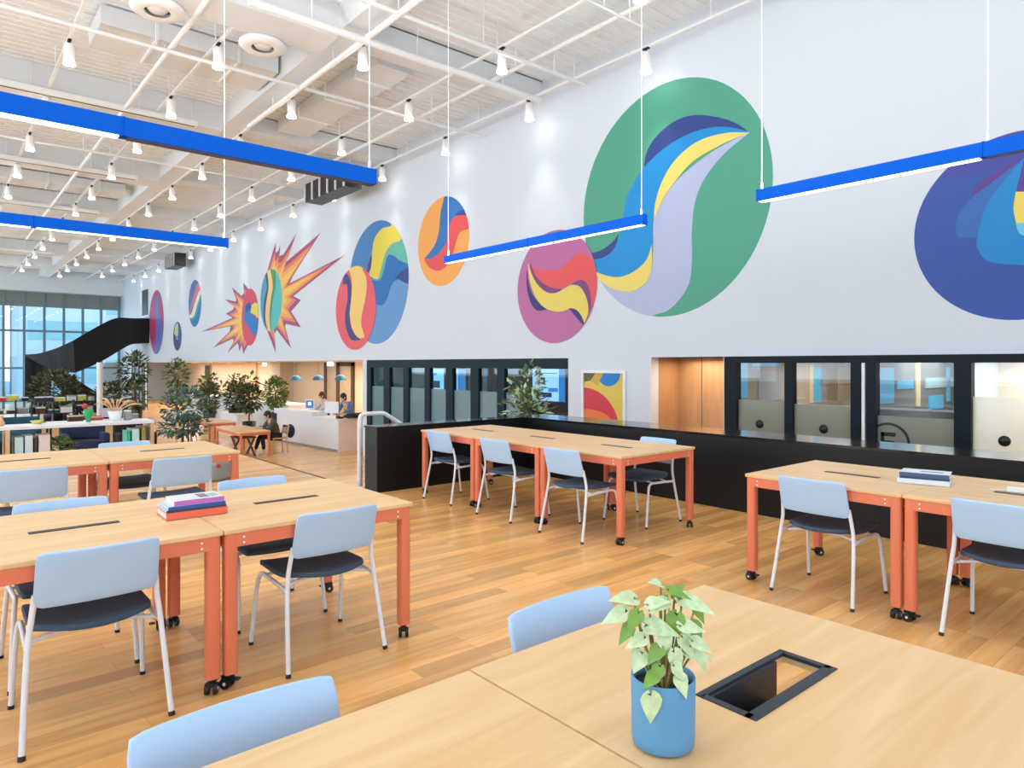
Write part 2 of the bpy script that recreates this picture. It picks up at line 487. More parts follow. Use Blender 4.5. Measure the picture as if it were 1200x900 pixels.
def pw(Y, x0, x1, y0, y1, mt):
    p = atY(x0, y0, Y); q = atY(x1, y1, Y)
    b.box((p.x, Y-.02, max(q.z, LOW)), (q.x, Y, min(p.z, BULK)), mt)
for a in ((5.72, 862, 875, 425, 466, M['cyanwin']), (5.72, 881, 912, 423, 429, M['cyanwin']), (5.72, 888, 916, 434, 468, greyp), (5.72, 922, 927, 430, 462, M['cyanwin']),
          (5.72, 948, 952, 428, 472, cream), (5.72, 952, 961, 430, 471, M['cyanwin']), (5.72, 961, 968, 430, 471, greyp), (5.72, 982, 988, 430, 470, cream), (5.72, 989, 999, 424, 474, dkpost),
          (3.78, 1029, 1046, 431, 472, M['cyanwin']), (3.78, 1050, 1069, 446, 455, M['cyanwin']), (3.78, 1072, 1077, 424, 476, cream), (3.78, 1088, 1104, 464, 478, M['cyanwin']), (3.78, 1084, 1118, 443, 453, M['facglass']), (3.78, 1109, 1112, 430, 470, M['cyanwin'])): pw(*a)
struct(b.build('window_2'))
b = MB()
for y0, y1 in ((12.45, 13.1), (13.5, 14.1), (14.5, 15.3), (10.9, 11.6)):
    b.box((12.95, y0+1.2, .9), (13, y1+1.25, 1.5), M['cyanwin'])
struct(b.build('window_3'))

# black low wall around the drop to the corridor
b = MB()
b.box((6.28, -4, LOW), (6.85, 7.36, .745), M['black']); b.box((3.95, 7.07, 0), (6.28, 7.36, .745), M['black'])
struct(b.build('wall_low_guard'))
b = MB()
b.box((6.27, -4, .745), (6.86, 7.37, .77), M['blacktop']); b.box((3.94, 7.06, .745), (6.27, 7.37, .77), M['blacktop'])
struct(b.build('trim_3'))

# teal framed glazed meeting room front
Y0, Y1 = 9.29, 17.24
wn = struct(MB().box((WX+.01, Y0, BULK-.21), (WX+.13, Y1, BULK), M['teal']).box((WX+.01, Y0, LOW), (WX+.13, Y1, LOW+.1), M['teal']).build('window_4'))
panes = [(17.02, 16.31), (16.0, 15.3), (15.05, 14.3), (14.07, 13.38), (13.1, 12.4), (12.11, 11.45), (11.2, 10.75)]
edges = [Y1]+[v for p in panes for v in p]
for i in range(0, len(edges)-1, 2):
    MB().box((WX+.01, edges[i+1], LOW+.1), (WX+.13, edges[i], BULK-.21), M['teal']).build('window_frame', wn)
MB().box((WX+.01, 9.29, LOW+.1), (WX+.10, 10.75, .45), M['plastic']).build('window_frame', wn)
for a, c in panes:
    MB().box((WX+.06, c, .9), (WX+.07, a, BULK-.21), M['glasst']).build('window_pane', wn)
    MB().box((WX+.06, c, LOW+.1), (WX+.07, a, .9), M['frost']).build('frosted_pane', wn)
MB().box((WX+.06, 9.29, .45), (WX+.07, 10.75, BULK-.21), glass_mat('dark_teal_glass', (.55, .72, .8), .02)).build('window_pane', wn)

# blue-black framed glazing beside the alcove
wn = struct(MB().box((WX-.03, -.2, BULK-.1), (WX+.1, 5.87, BULK), M['navyf']).box((WX-.03, -.2, LOW), (WX+.1, 5.87, LOW+.1), M['navyf']).build('window_5'))
for y0, y1 in ((5.66, 5.87), (4.78, 4.9), (3.86, 3.98), (3.66, 3.78), (2.6, 2.78), (.9, 1.0)):
    MB().box((WX-.03, y0, LOW+.1), (WX+.1, y1, BULK-.1), M['navyf']).build('window_frame', wn)
MB().box((WX-.025, 3.80, LOW+.1), (WX+.02, 3.84, BULK-.1), M['white']).build('window_frame', wn)
for y0, y1, zf, k in ((4.9, 5.66, .97, 'frostg'), (3.98, 4.78, .94, 'frostg'), (2.78, 3.66, .84, 'frostg'), (1.0, 2.6, 1.12, 'frostw')):
    MB().box((WX+.03, y0, zf), (WX+.04, y1, BULK-.1), M['glass']).build('window_pane', wn)
    MB().box((WX+.03, y0, LOW+.1), (WX+.04, y1, zf), M[k]).build('frosted_pane', wn)
for (px, py) in ((890, 497), (965, 503), (1177, 517)):
    p = atX(px, py, WX+.024)
    MB().lathe([(1e-4, 0), (.062, 0), (.062, .006), (1e-4, .006)], M['plastic'], 20, Matrix.Translation(p) @ Matrix.Rotation(PI/2, 4, 'Y')).build('dot_marker', wn)
# ring with a capital E on the glass
ec = Vector((WX+.02, 3.53, .50))
b = MB(); n = 40
for k in range(n):
    a0, a1 = 2*PI*k/n, 2*PI*(k+1)/n
    q = [ec+Vector((0, r*math.cos(a), r*math.sin(a))) for r, a in ((.225, a0), (.255, a0), (.255, a1), (.225, a1))]
    b.prism(q, (.008, 0, 0), M['plastic'])
for y0, y1, z0, z1 in ((.09, .05, -.13, .13), (.09, -.085, .08, .13), (.09, -.085, -.13, -.08), (.09, -.07, -.025, .025)):
    b.box((ec.x, ec.y+y1, ec.z+z0), (ec.x+.008, ec.y+y0, ec.z+z1), M['plastic'])
b.build('room_letter_sign', wn)

# ================================================================== OUTSIDE
struct(MB().box((-60, 52, -1.6), (70, 140, -1.3), M['ground']).build('ground'))
def facade(name, label, x0, x1, y, z0, z1, fl, bay):
    b = MB(); b.box((x0, y, z0), (x1, y+8, z1), M['facade'])
    o = b.build(name); tag(o, label, 'building')
    z = z0+1.2
    while z+1.6 < z1:
        q = MB(); q.box((x0+.6, y-.06, z), (x1-.6, y+.02, z+fl*.42), M['facglass']); q.build('window_band', o)
        z += fl
    return o
facade('office_building', 'white office block with teal window bands outside far left glass', -22, 4.6, 72, -1.3, 15, 3.1, 2)
facade('office_building', 'taller white office block outside the glass behind the black staircase', 5.2, 11.2, 66, -1.3, 17, 3.6, 2)
facade('office_building', 'pale office block outside far glass at the mural wall end', 11.8, 30, 78, -1.3, 16, 3.3, 2)

# ================================================================== CEILING SERVICES
b = MB()
b.box((4.86, -6, 6.72), (5.34, 49.2, CEIL), M['ceil2'])
struct(b.build('trim_4'))
for i, y in enumerate((4.3, 9.9, 15.5, 21.0, 26.6, 32.2, 37.8, 43.4)):
    b = MB(); b.box((-9, y, 6.62), (4.86, y+.75, CEIL), M['ceil2'])
    b.box((5.34, y+.1, 6.8), (WX, y+.6, CEIL), M['ceil2'])
    struct(b.build('trim_%d' % (i+5)))
darkgreym = mat('dark_grey_band', (92, 90, 86), .8)
def ceiling_strip(y, label):
    b = MB(); b.box((-9, y-.16, 6.55), (4.3, y-.02, 6.66), M['white']); b.box((-9, y-.11, 6.544), (4.25, y-.07, 6.56), darkgreym)  # white box with a thin dark strip along its underside
    for x in (-6, -3, 0, 1.4, 3.2, 4.2): b.tube([(x, y-.09, 6.6), (x, y-.09, CEIL)], .012, M['white'], 6)
    tag(b.build('dark_lined_strip'), label, 'air vent')
ceiling_strip(15.5, 'long white ceiling strip with a dark line above the nearest blue beam')
ceiling_strip(21.0, 'long white ceiling strip with a dark line, second one from the camera')
ceiling_strip(26.6, 'long white ceiling strip with a dark line, third one from the camera')
ceiling_strip(37.8, 'long white ceiling strip with a dark line near the far glass wall')
# rectangular ducts
def duct(p0, p1, label, cat='air duct', flange=True):
    b = MB(); b.box(p0, p1, M['ceil2'])
    x0, y0, z0 = p0; x1, y1, z1 = p1
    if flange:
        if x1-x0 > y1-y0:
            x = x0+.8
            while x < x1: b.box((x-.02, y0-.03, z0-.03), (x+.02, y1+.03, z1+.03), M['ceil']); x += 1.3
        else:
            y = y0+.8
            while y < y1: b.box((x0-.03, y-.02, z0-.03), (x1+.03, y+.02, z1+.03), M['ceil']); y += 1.3
        for (x, y) in ((x0+.05, y0+.05), (x1-.05, y0+.05), (x0+.05, y1-.05), (x1-.05, y1-.05)):
            b.tube([(x, y, z1-.02), (x, y, CEIL)], .01, M['white'], 6)
    tag(b.build('air_duct'), label, cat)
duct((2.0, 12.2, 6.8), (4.8, 13.3, 7.1), 'wide white rectangular air duct hanging beyond the two round ceiling vents')
duct((6.05, 10.8, 6.85), (6.75, 15.4, 7.12), 'long white air duct running along the mural wall side')
duct((-6, 24.0, 6.8), (4.6, 24.7, 7.1), 'white rectangular air duct crossing the far ceiling')
# dark louvred vents high by the mural wall
def louvre(x, y0, y1, z0, z1, label):
    o = thing('louvre_vent', label, 'air vent', (x, y0, z0))
    MB().box((0, 0, 0), (.5, y1-y0, z1-z0), M['plastic']).build('vent_box', o)
    n = 5
    for k in range(n+1):
        t = (y1-y0)*k/n
        MB().box((-.03, t-.03, 0), (0, t+.03, z1-z0), M['ceil2']).build('louvre_blade', o)
    MB().tube([(.25, .2, z1-z0), (.25, .2, CEIL-z0)], .02, M['white'], 6).build('hanger', o)
louvre(8.1, 16.2, 18.6, 6.1, 6.62, 'dark louvred air vent under the ceiling beside the mural wall')
louvre(8.4, 33.6, 35.2, 6.0, 6.6, 'small dark louvred vent far along the mural wall ceiling')
# round ceiling diffusers
def round_vent(x, y, label):
    o = thing('round_air_vent', label, 'air vent', (x, y, 6.52))
    MB().lathe([(.17, .02), (.30, 0), (.36, .05), (.36, .09), (.2, .12)], M['white'], 32).build('vent_ring', o)
    MB().lathe([(1e-3, .03), (.11, .03), (.14, .06)], M['whitemat'], 24).lathe([(.14, .08), (.2, .08)], darkgreym, 24).build('vent_core', o)
    MB().lathe([(.24, .1), (.26, CEIL-6.52)], M['ceil'], 24).build('vent_neck', o)
round_vent(2.46, 10.72, 'white round ceiling vent at upper left, left one of the two')
round_vent(4.02, 10.86, 'white round ceiling vent beside the wide duct, right one of the two')
# pipes
def pipe(pts, r, label, mt='white', hang=True):
    b = MB(); b.tube(pts, r, M[mt], 8)
    a, c = Vector(pts[0]), Vector(pts[-1])
    n = max(2, int((c-a).length/2.8))
    if hang:
        for k in range(n+1):
            q = a+(c-a)*((k+.5)/(n+1))
            b.tube([q, (q.x, q.y, CEIL)], .011, M['white'], 6)
    tag(b.build('ceiling_pipe'), label, 'pipe')
pipe([(-9, 11.85, 6.5), (9.2, 11.85, 6.5)], .035, 'thin white sprinkler pipe crossing above the two round ceiling vents')
pipe([(3.3, 9.42, 6.46), (8.7, 9.42, 6.46)], .06, 'thick white pipe crossing toward the mural wall above middle table')
pipe([(4.3, 8.45, 6.5), (8.9, 8.45, 6.5)], .035, 'thin white pipe next to the thick pipe, nearest of the crossing pipes')
pipe([(-9, 18.6, 6.5), (9.2, 18.6, 6.5)], .03, 'thin white sprinkler pipe crossing beyond the nearest blue beam')
pipe([(-9, 29.4, 6.5), (9.2, 29.4, 6.5)], .03, 'thin white sprinkler pipe crossing far along the ceiling')
pipe([(5.08, 4.0, 6.5), (5.08, 14.5, 6.5)], .05, 'white conduit running lengthwise under the long ceiling beam')
pipe([(2.95, 6, 6.62), (2.95, 34, 6.62)], .045, 'white lengthwise conduit between the second and third downlight rows')
pipe([(7.9, 2.5, 6.75), (7.9, 40, 6.75)], .04, 'white lengthwise pipe close under ceiling near the mural wall')
pipe([(.3, 7, 6.62), (.3, 46, 6.62)], .04, 'white lengthwise conduit at far left of the ceiling')
pipe([(6.1, 6.2, 6.3), (7.7, 6.2, 6.3)], .02, 'short thin white pipe between two track rows at top')

# downlights on their tracks
proto = thing('track_spotlight', 'x', 'ceiling light', (0, 0, 0))
MB().lathe([(.062, .33), (.078, .31), (.078, .06), (.070, .06)], M['lampring'], 18).lathe([(1e-3, .33), (.062, .33)], M['lampring'], 18).build('lamp_housing', proto)
MB().lathe([(.074, .06), (.088, .02), (.088, .004), (.07, 0), (1e-3, -.004)], M['lamp'], 18).build('lens', proto)  # lens plus an added glowing collar that stands in for bloom
MB().tube([(0, 0, .33), (0, 0, .40)], .018, M['plastic'], 8).cbox((.0, .0, .395), (.05, .12, .03), M['plastic']).build('bracket', proto)
lampd = bpy.data.lights.new('spotlight_beam', 'SPOT')
lampd.energy = SPOT_W; lampd.spot_size = math.radians(68); lampd.spot_blend = 1.0; lampd.shadow_soft_size = .09; lampd.color = (1, .95, .89)
lo = bpy.data.objects.new('light', lampd); COL.objects.link(lo); lo.parent = proto; lo.location = (0, 0, -.03)
ORD = ['nearest', 'second', 'third', 'fourth', 'fifth', 'sixth', 'seventh']
rows = [(8.9, 7.08, 'in the row beside the mural wall', 14), (7.1, 8.60, 'in the second row out from the mural wall', 13), (5.3, 9.95, 'in the third row out from the mural wall', 13),
        (3.52, 11.44, 'in the fourth row out from the mural wall', 12), (1.67, 12.85, 'in the fifth row out from the mural wall', 12), (-.15, 14.3, 'in the leftmost row of the ceiling', 9)]
first = True
TZ = 6.68
for ri, (x, y0, where, n) in enumerate(rows):
    k0 = -1 if ri in (1, 4) else 0
    vis = 0
    for k in range(k0, n):
        y = y0+2.86*k
        vis += 1
        if vis <= 6: lab, g = '%s white cylinder spotlight from the camera %s' % (ORD[vis-1], where), 'track spotlights '+where
        else: lab, g = 'small white spotlight far off %s' % where, 'far track spotlights '+where
        loc = (x, y, 6.27)
        if first:
            proto.location = loc; proto['label'] = lab; proto['group'] = g; first = False
        else: dup(proto, loc, 0, lab, g)
    if ri == 0:        # lamps nearer than the frame shows still light the room
        pass
    b = MB(); b.box((x-.025, 2.0, TZ-.01), (x+.025, 49, TZ+.03), M['white'])
    y = 3.0
    while y < 49: b.tube([(x, y, TZ), (x, y, CEIL)], .012, M['white'], 6); y += 2.86
    tag(b.build('lighting_track'), 'long white lighting track %s' % where.replace('in the', 'of the', 1), 'lighting track')
for k, (x, y) in enumerate(((5.6, 2.6), (3.0, 2.2), (3.6, 5.0), (.6, 5.5), (-2.6, 3.0), (-3.5, 9.0), (-1.5, -2))):     # lamps overhead, beyond the top of the frame
    dup(proto, (x, y, 6.27), 0, 'white cylinder spotlight overhead, above the top of the view', 'overhead track spotlights')
    b = MB(); b.tube([(x, y, 6.66), (x, y, CEIL)], .014, M['white'], 6)
    tag(b.build('lamp_rod'), 'white rod carrying an overhead spotlight above the view', 'rod', 'overhead lamp rods')

# linear blue beams over the tables
def beam(name, label, axis, fixed, a, c, z, mods, cables, hgt=.095, wd=.06):
    """axis 'x' or 'y'; mods = [(start, end, lit)]"""
    o = thing(name, label, 'pendant light', ((a+c)/2, fixed, z) if axis == 'x' else (fixed, (a+c)/2, z))
    mid = (a+c)/2
    def bx(s, e, w0, w1, z0, z1, mt):
        return MB().box((s-mid, w0, z0), (e-mid, w1, z1), mt) if axis == 'x' else MB().box((w0, s-mid, z0), (w1, e-mid, z1), mt)
    for s, e, lit in mods:
        bx(s+.004, e-.004, -wd/2, wd/2, -hgt/2+.004, hgt/2, M['blue']).build('beam_housing', o)
        bx(s+.02, e-.02, -wd/2+.002, wd/2-.002, -hgt/2-.001, -hgt/2+.0045, M['beamlit' if lit else 'beamoff']).build('diffuser' if lit else 'louvre', o)
        if lit and UP_W:  # upward area light added on each lit module to brighten the ceiling
            ul = bpy.data.lights.new('added_ceiling_fill', 'AREA'); ul.shape = 'RECTANGLE'; ul.size = (e-s)*.95; ul.size_y = wd*.8; ul.energy = UP_W*(.4 if axis == 'y' else 1); ul.color = (.96, .98, 1)
            uo = bpy.data.objects.new('ceiling_fill', ul); COL.objects.link(uo); uo.parent = o
            uo.location = ((s+e)/2-mid, 0, hgt/2+.004) if axis == 'x' else (0, (s+e)/2-mid, hgt/2+.004)
            uo.rotation_euler = (PI, 0, 0 if axis == 'x' else PI/2)
        bx(s+.001, s+.008, -wd/2-.002, wd/2+.002, -hgt/2+.004, hgt/2+.002, M['blue']).build('end_cap', o)
        bx(e-.008, e-.001, -wd/2-.002, wd/2+.002, -hgt/2+.004, hgt/2+.002, M['blue']).build('end_cap', o)
    for p in cables:
        q = [(p-mid, 0, hgt/2), (p-mid, 0, CEIL-z)] if axis == 'x' else [(0, p-mid, hgt/2), (0, p-mid, CEIL-z)]
        b = MB(); b.tube(q, .0045, M['white'], 6); b.tube([q[0], Vector(q[0])+Vector((0, 0, .05))], .009, M['white'], 8); b.build('cable', o)
beam('linear_pendant', 'blue linear pendant over the near left tables, nearest and darkest at upper left', 'x', 3.745, -3.8, 2.075, 2.645, [(-3.8, -2.3, True), (-2.3, -.8, True), (-.8, .705, True), (.705, 2.075, False)], (-3.6, -.7, 2.04))
beam('linear_pendant', 'paler blue linear pendant over the back left tables, lower of the left two', 'x', 6.65, -3.8, 2.13, 2.64, [(-3.8, -2.4, True), (-2.4, -.9, True), (-.9, .62, True), (.62, 2.13, True)], (-3.6, -.8, 2.10))
beam('linear_pendant', 'blue linear pendant over the middle table run, crossing the pink roundel', 'y', 4.84, 3.86, 6.95, 2.79, [(3.86, 5.4, True), (5.4, 6.95, True)], (3.9, 6.9))
beam('linear_pendant', 'blue linear pendant over the right hand tables, reaching the right edge', 'y', 4.84, -1.0, 2.77, 2.79, [(1.29, 2.77, True), (-.2, 1.29, False), (-1.0, -.2, True)], (2.74, 1.27, -.9))

# ================================================================== MURAL
def clip(poly, conv):
    """Sutherland-Hodgman against a convex CCW loop (2-D)"""
    out = poly
    n = len(conv)
    for i in range(n):
        a = conv[i]; c = conv[(i+1) % n]
        inp = out; out = []
        if not inp: break
        def side(p): return (c[0]-a[0])*(p[1]-a[1])-(c[1]-a[1])*(p[0]-a[0])
        for j in range(len(inp)):
            p = inp[j]; q = inp[(j+1) % len(inp)]
            sp, sq = side(p), side(q)
            if sp >= 0: out.append(p)
            if (sp >= 0) != (sq >= 0):
                t = sp/(sp-sq); out.append((p[0]+(q[0]-p[0])*t, p[1]+(q[1]-p[1])*t))
    return out
from mathutils.geometry import tessellate_polygon
def flat(b, pts2, layer, mt):
    """paint a (y, z) polygon on the wall; layers stand .4 mm apart"""
    if len(pts2) < 3: return
    x = WX-.002-.0012*layer
    P = [Vector((x, p[0], p[1])) for p in pts2]
    tris = tessellate_polygon([[Vector((p[0], p[1], 0)) for p in pts2]])
    fs = []
    for t in tris:
        if len(set(t)) < 3: continue
        a, c, d = [pts2[i] for i in t]
        ar = (c[0]-a[0])*(d[1]-a[1])-(c[1]-a[1])*(d[0]-a[0])
        fs.append(tuple(t) if ar < 0 else (t[0], t[2], t[1]))     # faces look at the room
    b.add(P, fs, mt)
def wp(x, y):
    p = atX(x, y, WX); return (p.y, p.z)
def roundel(label, l, r, t, bt, base, bands, conv=lambda x, y: (x, y), lay=0, cyz=None):
    yl = wp(l, (t+bt)/2)[0]; yr = wp(r, (t+bt)/2)[0]
    cy = (yl+yr)/2; ry = (yl-yr)/2
    pc = None
    xm = (l+r)/2
    # picture column of the circle's own centre
    lo_, hi_ = l, r
    for _ in range(40):
        xm = (lo_+hi_)/2
        if wp(xm, t)[0] > cy: lo_ = xm
        else: hi_ = xm
    zt, zb = wp(xm, t)[1], wp(xm, bt)[1]
    cz = (zt+zb)/2; rz = (zt-zb)/2
    if cyz: cy, ry, cz, rz = cyz
    N = 72
    circ = [(cy+ry*math.cos(2*PI*k/N), cz+rz*math.sin(2*PI*k/N)) for k in range(N)]
    b = MB(); flat(b, circ, lay, paint(base))
    for i, (col, A, B_) in enumerate(bands):
        pa = [wp(*conv(*p)) for p in A]; pb = [wp(*conv(*p)) for p in B_]
        pa = [(v.x, v.y) for v in cr(pa, 6)]
        pb = [(v.x, v.y) for v in cr(pb, 6)] if len(pb) > 2 else pb
        poly = pa+pb[::-1]
        flat(b, clip(poly, circ), lay+i+1, paint(col))
    o = b.build('mural_roundel'); tag(o, label, 'mural', 'painted roundels on the mural wall'); del o['group']
    return o
cv = lambda x, y: (670+x/3.104, 90+y/3.104)
LB = (0, 140, 212)
roundel('large green mural roundel with blue, yellow and lavender wave bands', 684, 906, 97, 371, (76, 160, 136), [
    ((178, 188, 220), [(645, 205), (560, 275), (490, 360), (450, 450), (437, 560), (438, 650), (430, 740), (400, 800), (350, 850), (290, 874), (290, 930), (60, 930), (60, 712)],
     [(645, 200), (500, 280), (380, 380), (320, 470), (297, 530), (297, 600), (290, 700), (250, 760), (190, 770), (130, 745), (60, 700)]),
    (LB, [(642, 198), (560, 182), (480, 190), (400, 220), (330, 265), (270, 320), (230, 380), (200, 440), (188, 510), (180, 560), (165, 600), (130, 640), (60, 668)],
     [(642, 201), (560, 207), (460, 237), (380, 302), (330, 382), (305, 462), (297, 540), (293, 612), (270, 672), (215, 717), (150, 730), (60, 700)]),
    ((38, 62, 134), [(642, 198), (590, 165), (520, 145), (440, 140), (370, 165), (310, 215), (275, 270), (263, 325)], [(642, 198), (560, 182), (480, 190), (400, 220), (330, 265), (263, 328)]),
    ((38, 62, 134), [(172, 570), (150, 600), (110, 630), (60, 645)], [(172, 572), (158, 620), (120, 655), (60, 670)]),
    ((240, 218, 112), [(645, 203), (560, 205), (460, 235), (380, 300), (330, 380), (305, 460), (300, 520)], [(645, 203), (540, 250), (440, 310), (370, 390), (330, 450), (300, 518)]),
    ((232, 212, 108), [(293, 610), (270, 670), (215, 715), (150, 728), (60, 700)], [(293, 610), (292, 690), (270, 750), (220, 780), (160, 775), (115, 750), (60, 700)]),
], cv)
cv = lambda x, y: (590+x/5.625, 250+y/5.625)
roundel('pink mural roundel with red and yellow waves, left of the large green roundel', 607, 700, 270, 402, (184, 104, 160), [
    ((224, 82, 86), [(175, 325), (220, 370), (300, 378), (380, 360), (440, 310), (480, 270), (530, 262), (580, 300), (640, 380), (640, 560), (590, 610)],
     [(175, 340), (215, 430), (270, 480), (340, 505), (400, 490), (460, 455), (510, 440), (550, 470), (575, 540), (582, 610)]),
    ((118, 62, 130), [(185, 340), (215, 410), (270, 465), (340, 495), (390, 495)], [(178, 350), (215, 450), (270, 510), (330, 527), (390, 505)]),
    ((118, 62, 130), [(455, 462), (510, 438), (550, 460), (575, 520), (582, 610)], [(455, 466), (510, 482), (545, 540), (565, 610), (572, 660)]),
    ((44, 48, 116), [(160, 370), (170, 460), (205, 550), (285, 632)], [(155, 390), (160, 500), (185, 590), (225, 640), (285, 636)]),
    ((44, 48, 116), [(440, 626), (490, 640), (520, 680), (535, 725)], [(440, 632), (480, 680), (527, 735)]),
    ((228, 208, 98), [(168, 328), (190, 400), (230, 470), (290, 520), (350, 525), (400, 500), (450, 475), (500, 480), (540, 530), (562, 600), (562, 660), (540, 722)],
     [(165, 340), (180, 450), (210, 540), (260, 610), (330, 645), (400, 645), (450, 625), (490, 640), (520, 680), (538, 722)]),
], cv, lay=9)
cv = lambda x, y: (300+x/4, 200+y/4)
roundel('orange mural roundel with a blue and red wave, under the end of a blue pendant', 490, 550, 231, 335, (242, 168, 84), [
    ((44, 114, 188), [(885, 100), (878, 140), (865, 200), (858, 280), (840, 345), (800, 400), (788, 412)], [(1000, 100), (1000, 205), (940, 212), (910, 250), (900, 320), (865, 380), (820, 412), (790, 414)]),
    ((44, 66, 140), [(935, 205), (955, 190), (980, 180), (1010, 180)], [(935, 212), (970, 208), (1010, 212)]),
    ((226, 78, 82), [(1010, 212), (940, 212), (910, 250), (900, 320), (865, 380), (820, 412), (790, 416)], [(1010, 270), (960, 285), (940, 330), (920, 400), (890, 450), (850, 470), (810, 450), (790, 418)]),
], cv)
cv = lambda x, y: (380+x/5, 240+y/5)
roundel('blue mural roundel with yellow and teal bands, behind the coral roundel', 409, 479, 259, 403, (96, 150, 208), [
    ((62, 126, 190), [(130, 380), (130, 200), (200, 80), (390, 90)], [(250, 400), (255, 350), (280, 260), (300, 190), (340, 140), (400, 118)]),
    ((40, 52, 128), [(276, 290), (258, 345), (250, 395)], [(280, 310), (275, 360), (262, 395)]),
    ((92, 182, 168), [(445, 205), (400, 230), (365, 272), (345, 330), (330, 390), (318, 442)], [(520, 240), (490, 355), (440, 327), (408, 302), (375, 302), (355, 350), (345, 400), (322, 446)]),
    ((226, 208, 70), [(395, 95), (390, 125), (340, 140), (300, 190), (285, 250), (280, 320), (275, 370), (262, 412)], [(480, 150), (445, 210), (400, 228), (365, 272), (345, 330), (330, 390), (312, 436), (264, 416)]),
    ((12, 106, 182), [(440, 325), (405, 298), (372, 300), (352, 380), (325, 442), (260, 440), (240, 470)], [(520, 360), (500, 440), (440, 437), (410, 450), (390, 480), (370, 540), (350, 580), (320, 587), (290, 560), (240, 480)]),
    ((34, 64, 142), [(510, 360), (455, 390), (420, 425)], [(510, 470), (470, 455), (440, 437), (418, 432)]),
], cv)
roundel('coral red mural roundel with tan and navy bands, overlapping the blue roundel', 394, 441, 312, 410, (228, 88, 98), [
    ((54, 54, 124), [(112, 470), (135, 470), (138, 560), (124, 640), (130, 720), (160, 790), (212, 792)], [(112, 430), (130, 400), (155, 440), (162, 500), (157, 600), (157, 700), (182, 760), (212, 786)]),
    ((240, 202, 112), [(120, 340), (150, 390), (165, 450), (162, 540), (152, 640), (165, 720), (200, 778), (236, 778)], [(215, 330), (228, 380), (247, 420), (252, 480), (242, 560), (224, 640), (220, 700), (230, 740), (240, 770)]),
], cv, lay=9)
cv = lambda x, y: (160+x/8.18, 310+y/8.18)
roundel('tall looking crimson mural roundel with a periwinkle wave, beside the stair landing', 175, 192, 340, 415, (168, 62, 112), [
    ((100, 112, 188), [(185, 300), (180, 450), (190, 600), (165, 860)], [(215, 290), (218, 450), (250, 600), (255, 860)]),
], cv)
roundel('small blue mural roundel with pink and cream stripe, left of the starbursts', 221, 236, 328, 383, (10, 106, 178), [
    ((62, 110, 172), [(480, 120), (560, 130), (575, 200), (550, 300), (515, 480)], [(470, 300), (480, 400), (490, 480)]),
    ((204, 108, 128), [(572, 195), (592, 188), (612, 235), (585, 290), (552, 360), (510, 482)], [(565, 230), (545, 300), (525, 380), (505, 470)]),
    ((228, 220, 196), [(625, 235), (600, 260), (560, 360), (530, 460), (505, 490)], [(620, 275), (585, 380), (555, 490), (520, 520)]),
    ((56, 160, 140), [(625, 275), (590, 380), (560, 490), (525, 530)], [(625, 310), (600, 400), (570, 500), (530, 545)]),
], cv)
roundel('smallest mural roundel, navy with a pale yellow stripe, far down the wall', 203, 213, 377, 411, (40, 90, 150), [
    ((206, 198, 148), [(370, 590), (395, 560), (400, 640), (390, 700), (365, 720)], [(360, 660), (390, 700), (420, 740), (430, 700), (400, 650)]),
    ((66, 62, 128), [(355, 690), (380, 720), (420, 780)], [(350, 760), (395, 830), (425, 800)]),
], cv)
cv = lambda x, y: (1060+x/3.75, 140+y/3.75)
roundel('deep blue mural roundel at the right edge behind the blue pendant', 1070, 1320, 153, 367, (44, 80, 166), [
    ((64, 70, 160), [(80, 200), (200, 120), (400, 30), (640, 40)], [(120, 260), (300, 250), (450, 200), (640, 190)]),
    ((44, 104, 178), [(510, 182), (420, 240), (330, 310), (250, 400), (225, 460), (232, 512)], [(520, 182), (430, 290), (370, 370), (325, 500), (310, 520), (240, 520)]),
    ((84, 56, 144), [(510, 168), (400, 230), (310, 295), (296, 335)], [(510, 180), (400, 265), (312, 330)]),
    ((6, 132, 202), [(525, 168), (430, 280), (360, 380), (320, 520), (325, 575), (360, 618), (430, 635), (530, 640), (640, 640)], [(640, 160), (640, 400), (640, 600)]),
    ((84, 56, 144), [(530, 150), (510, 240), (492, 320), (520, 330), (600, 330)], [(640, 150), (640, 240), (640, 320)]),
    ((232, 210, 92), [(490, 318), (480, 390), (492, 460)], [(640, 318), (640, 400), (640, 460)]),
    ((104, 196, 226), [(490, 455), (505, 500), (560, 525)], [(640, 455), (640, 500), (640, 525)]),
], cv, cyz=(2.16, 1.06, 3.06, 1.06))
# starbursts
cv = lambda x, y: (230+x/5.622, 260+y/5.622)
def star(label, outline, cen, ell, base, bands):
    O = [wp(*cv(*p)) for p in outline]; C0 = wp(*cv(*cen))
    b = MB()
    for lay, (k, col) in enumerate(((1.0, (158, 70, 112)), (.84, (222, 128, 92)), (.70, (238, 168, 84)), (.54, (240, 196, 88)))):
        flat(b, [(C0[0]+(p[0]-C0[0])*k, C0[1]+(p[1]-C0[1])*k) for p in O], lay, paint(col))
    l, r, t, bt = ell
    p0 = wp(*cv(l, (t+bt)/2)); p1 = wp(*cv(r, (t+bt)/2)); zt = wp(*cv((l+r)/2, t))[1]; zb = wp(*cv((l+r)/2, bt))[1]
    cy, ry, cz, rz = (p0[0]+p1[0])/2, (p0[0]-p1[0])/2, (zt+zb)/2, (zt-zb)/2
    circ = [(cy+ry*math.cos(2*PI*k/60), cz+rz*math.sin(2*PI*k/60)) for k in range(60)]
    flat(b, circ, 5, paint(base))
    for i, (col, A, B_) in enumerate(bands):
        pa = [(v.x, v.y) for v in cr([wp(*cv(*p)) for p in A], 6)]; pb = [(v.x, v.y) for v in cr([wp(*cv(*p)) for p in B_], 6)]
        flat(b, clip(pa+pb[::-1], circ), 6+i, paint(col))
    tag(b.build('mural_starburst'), label, 'mural')
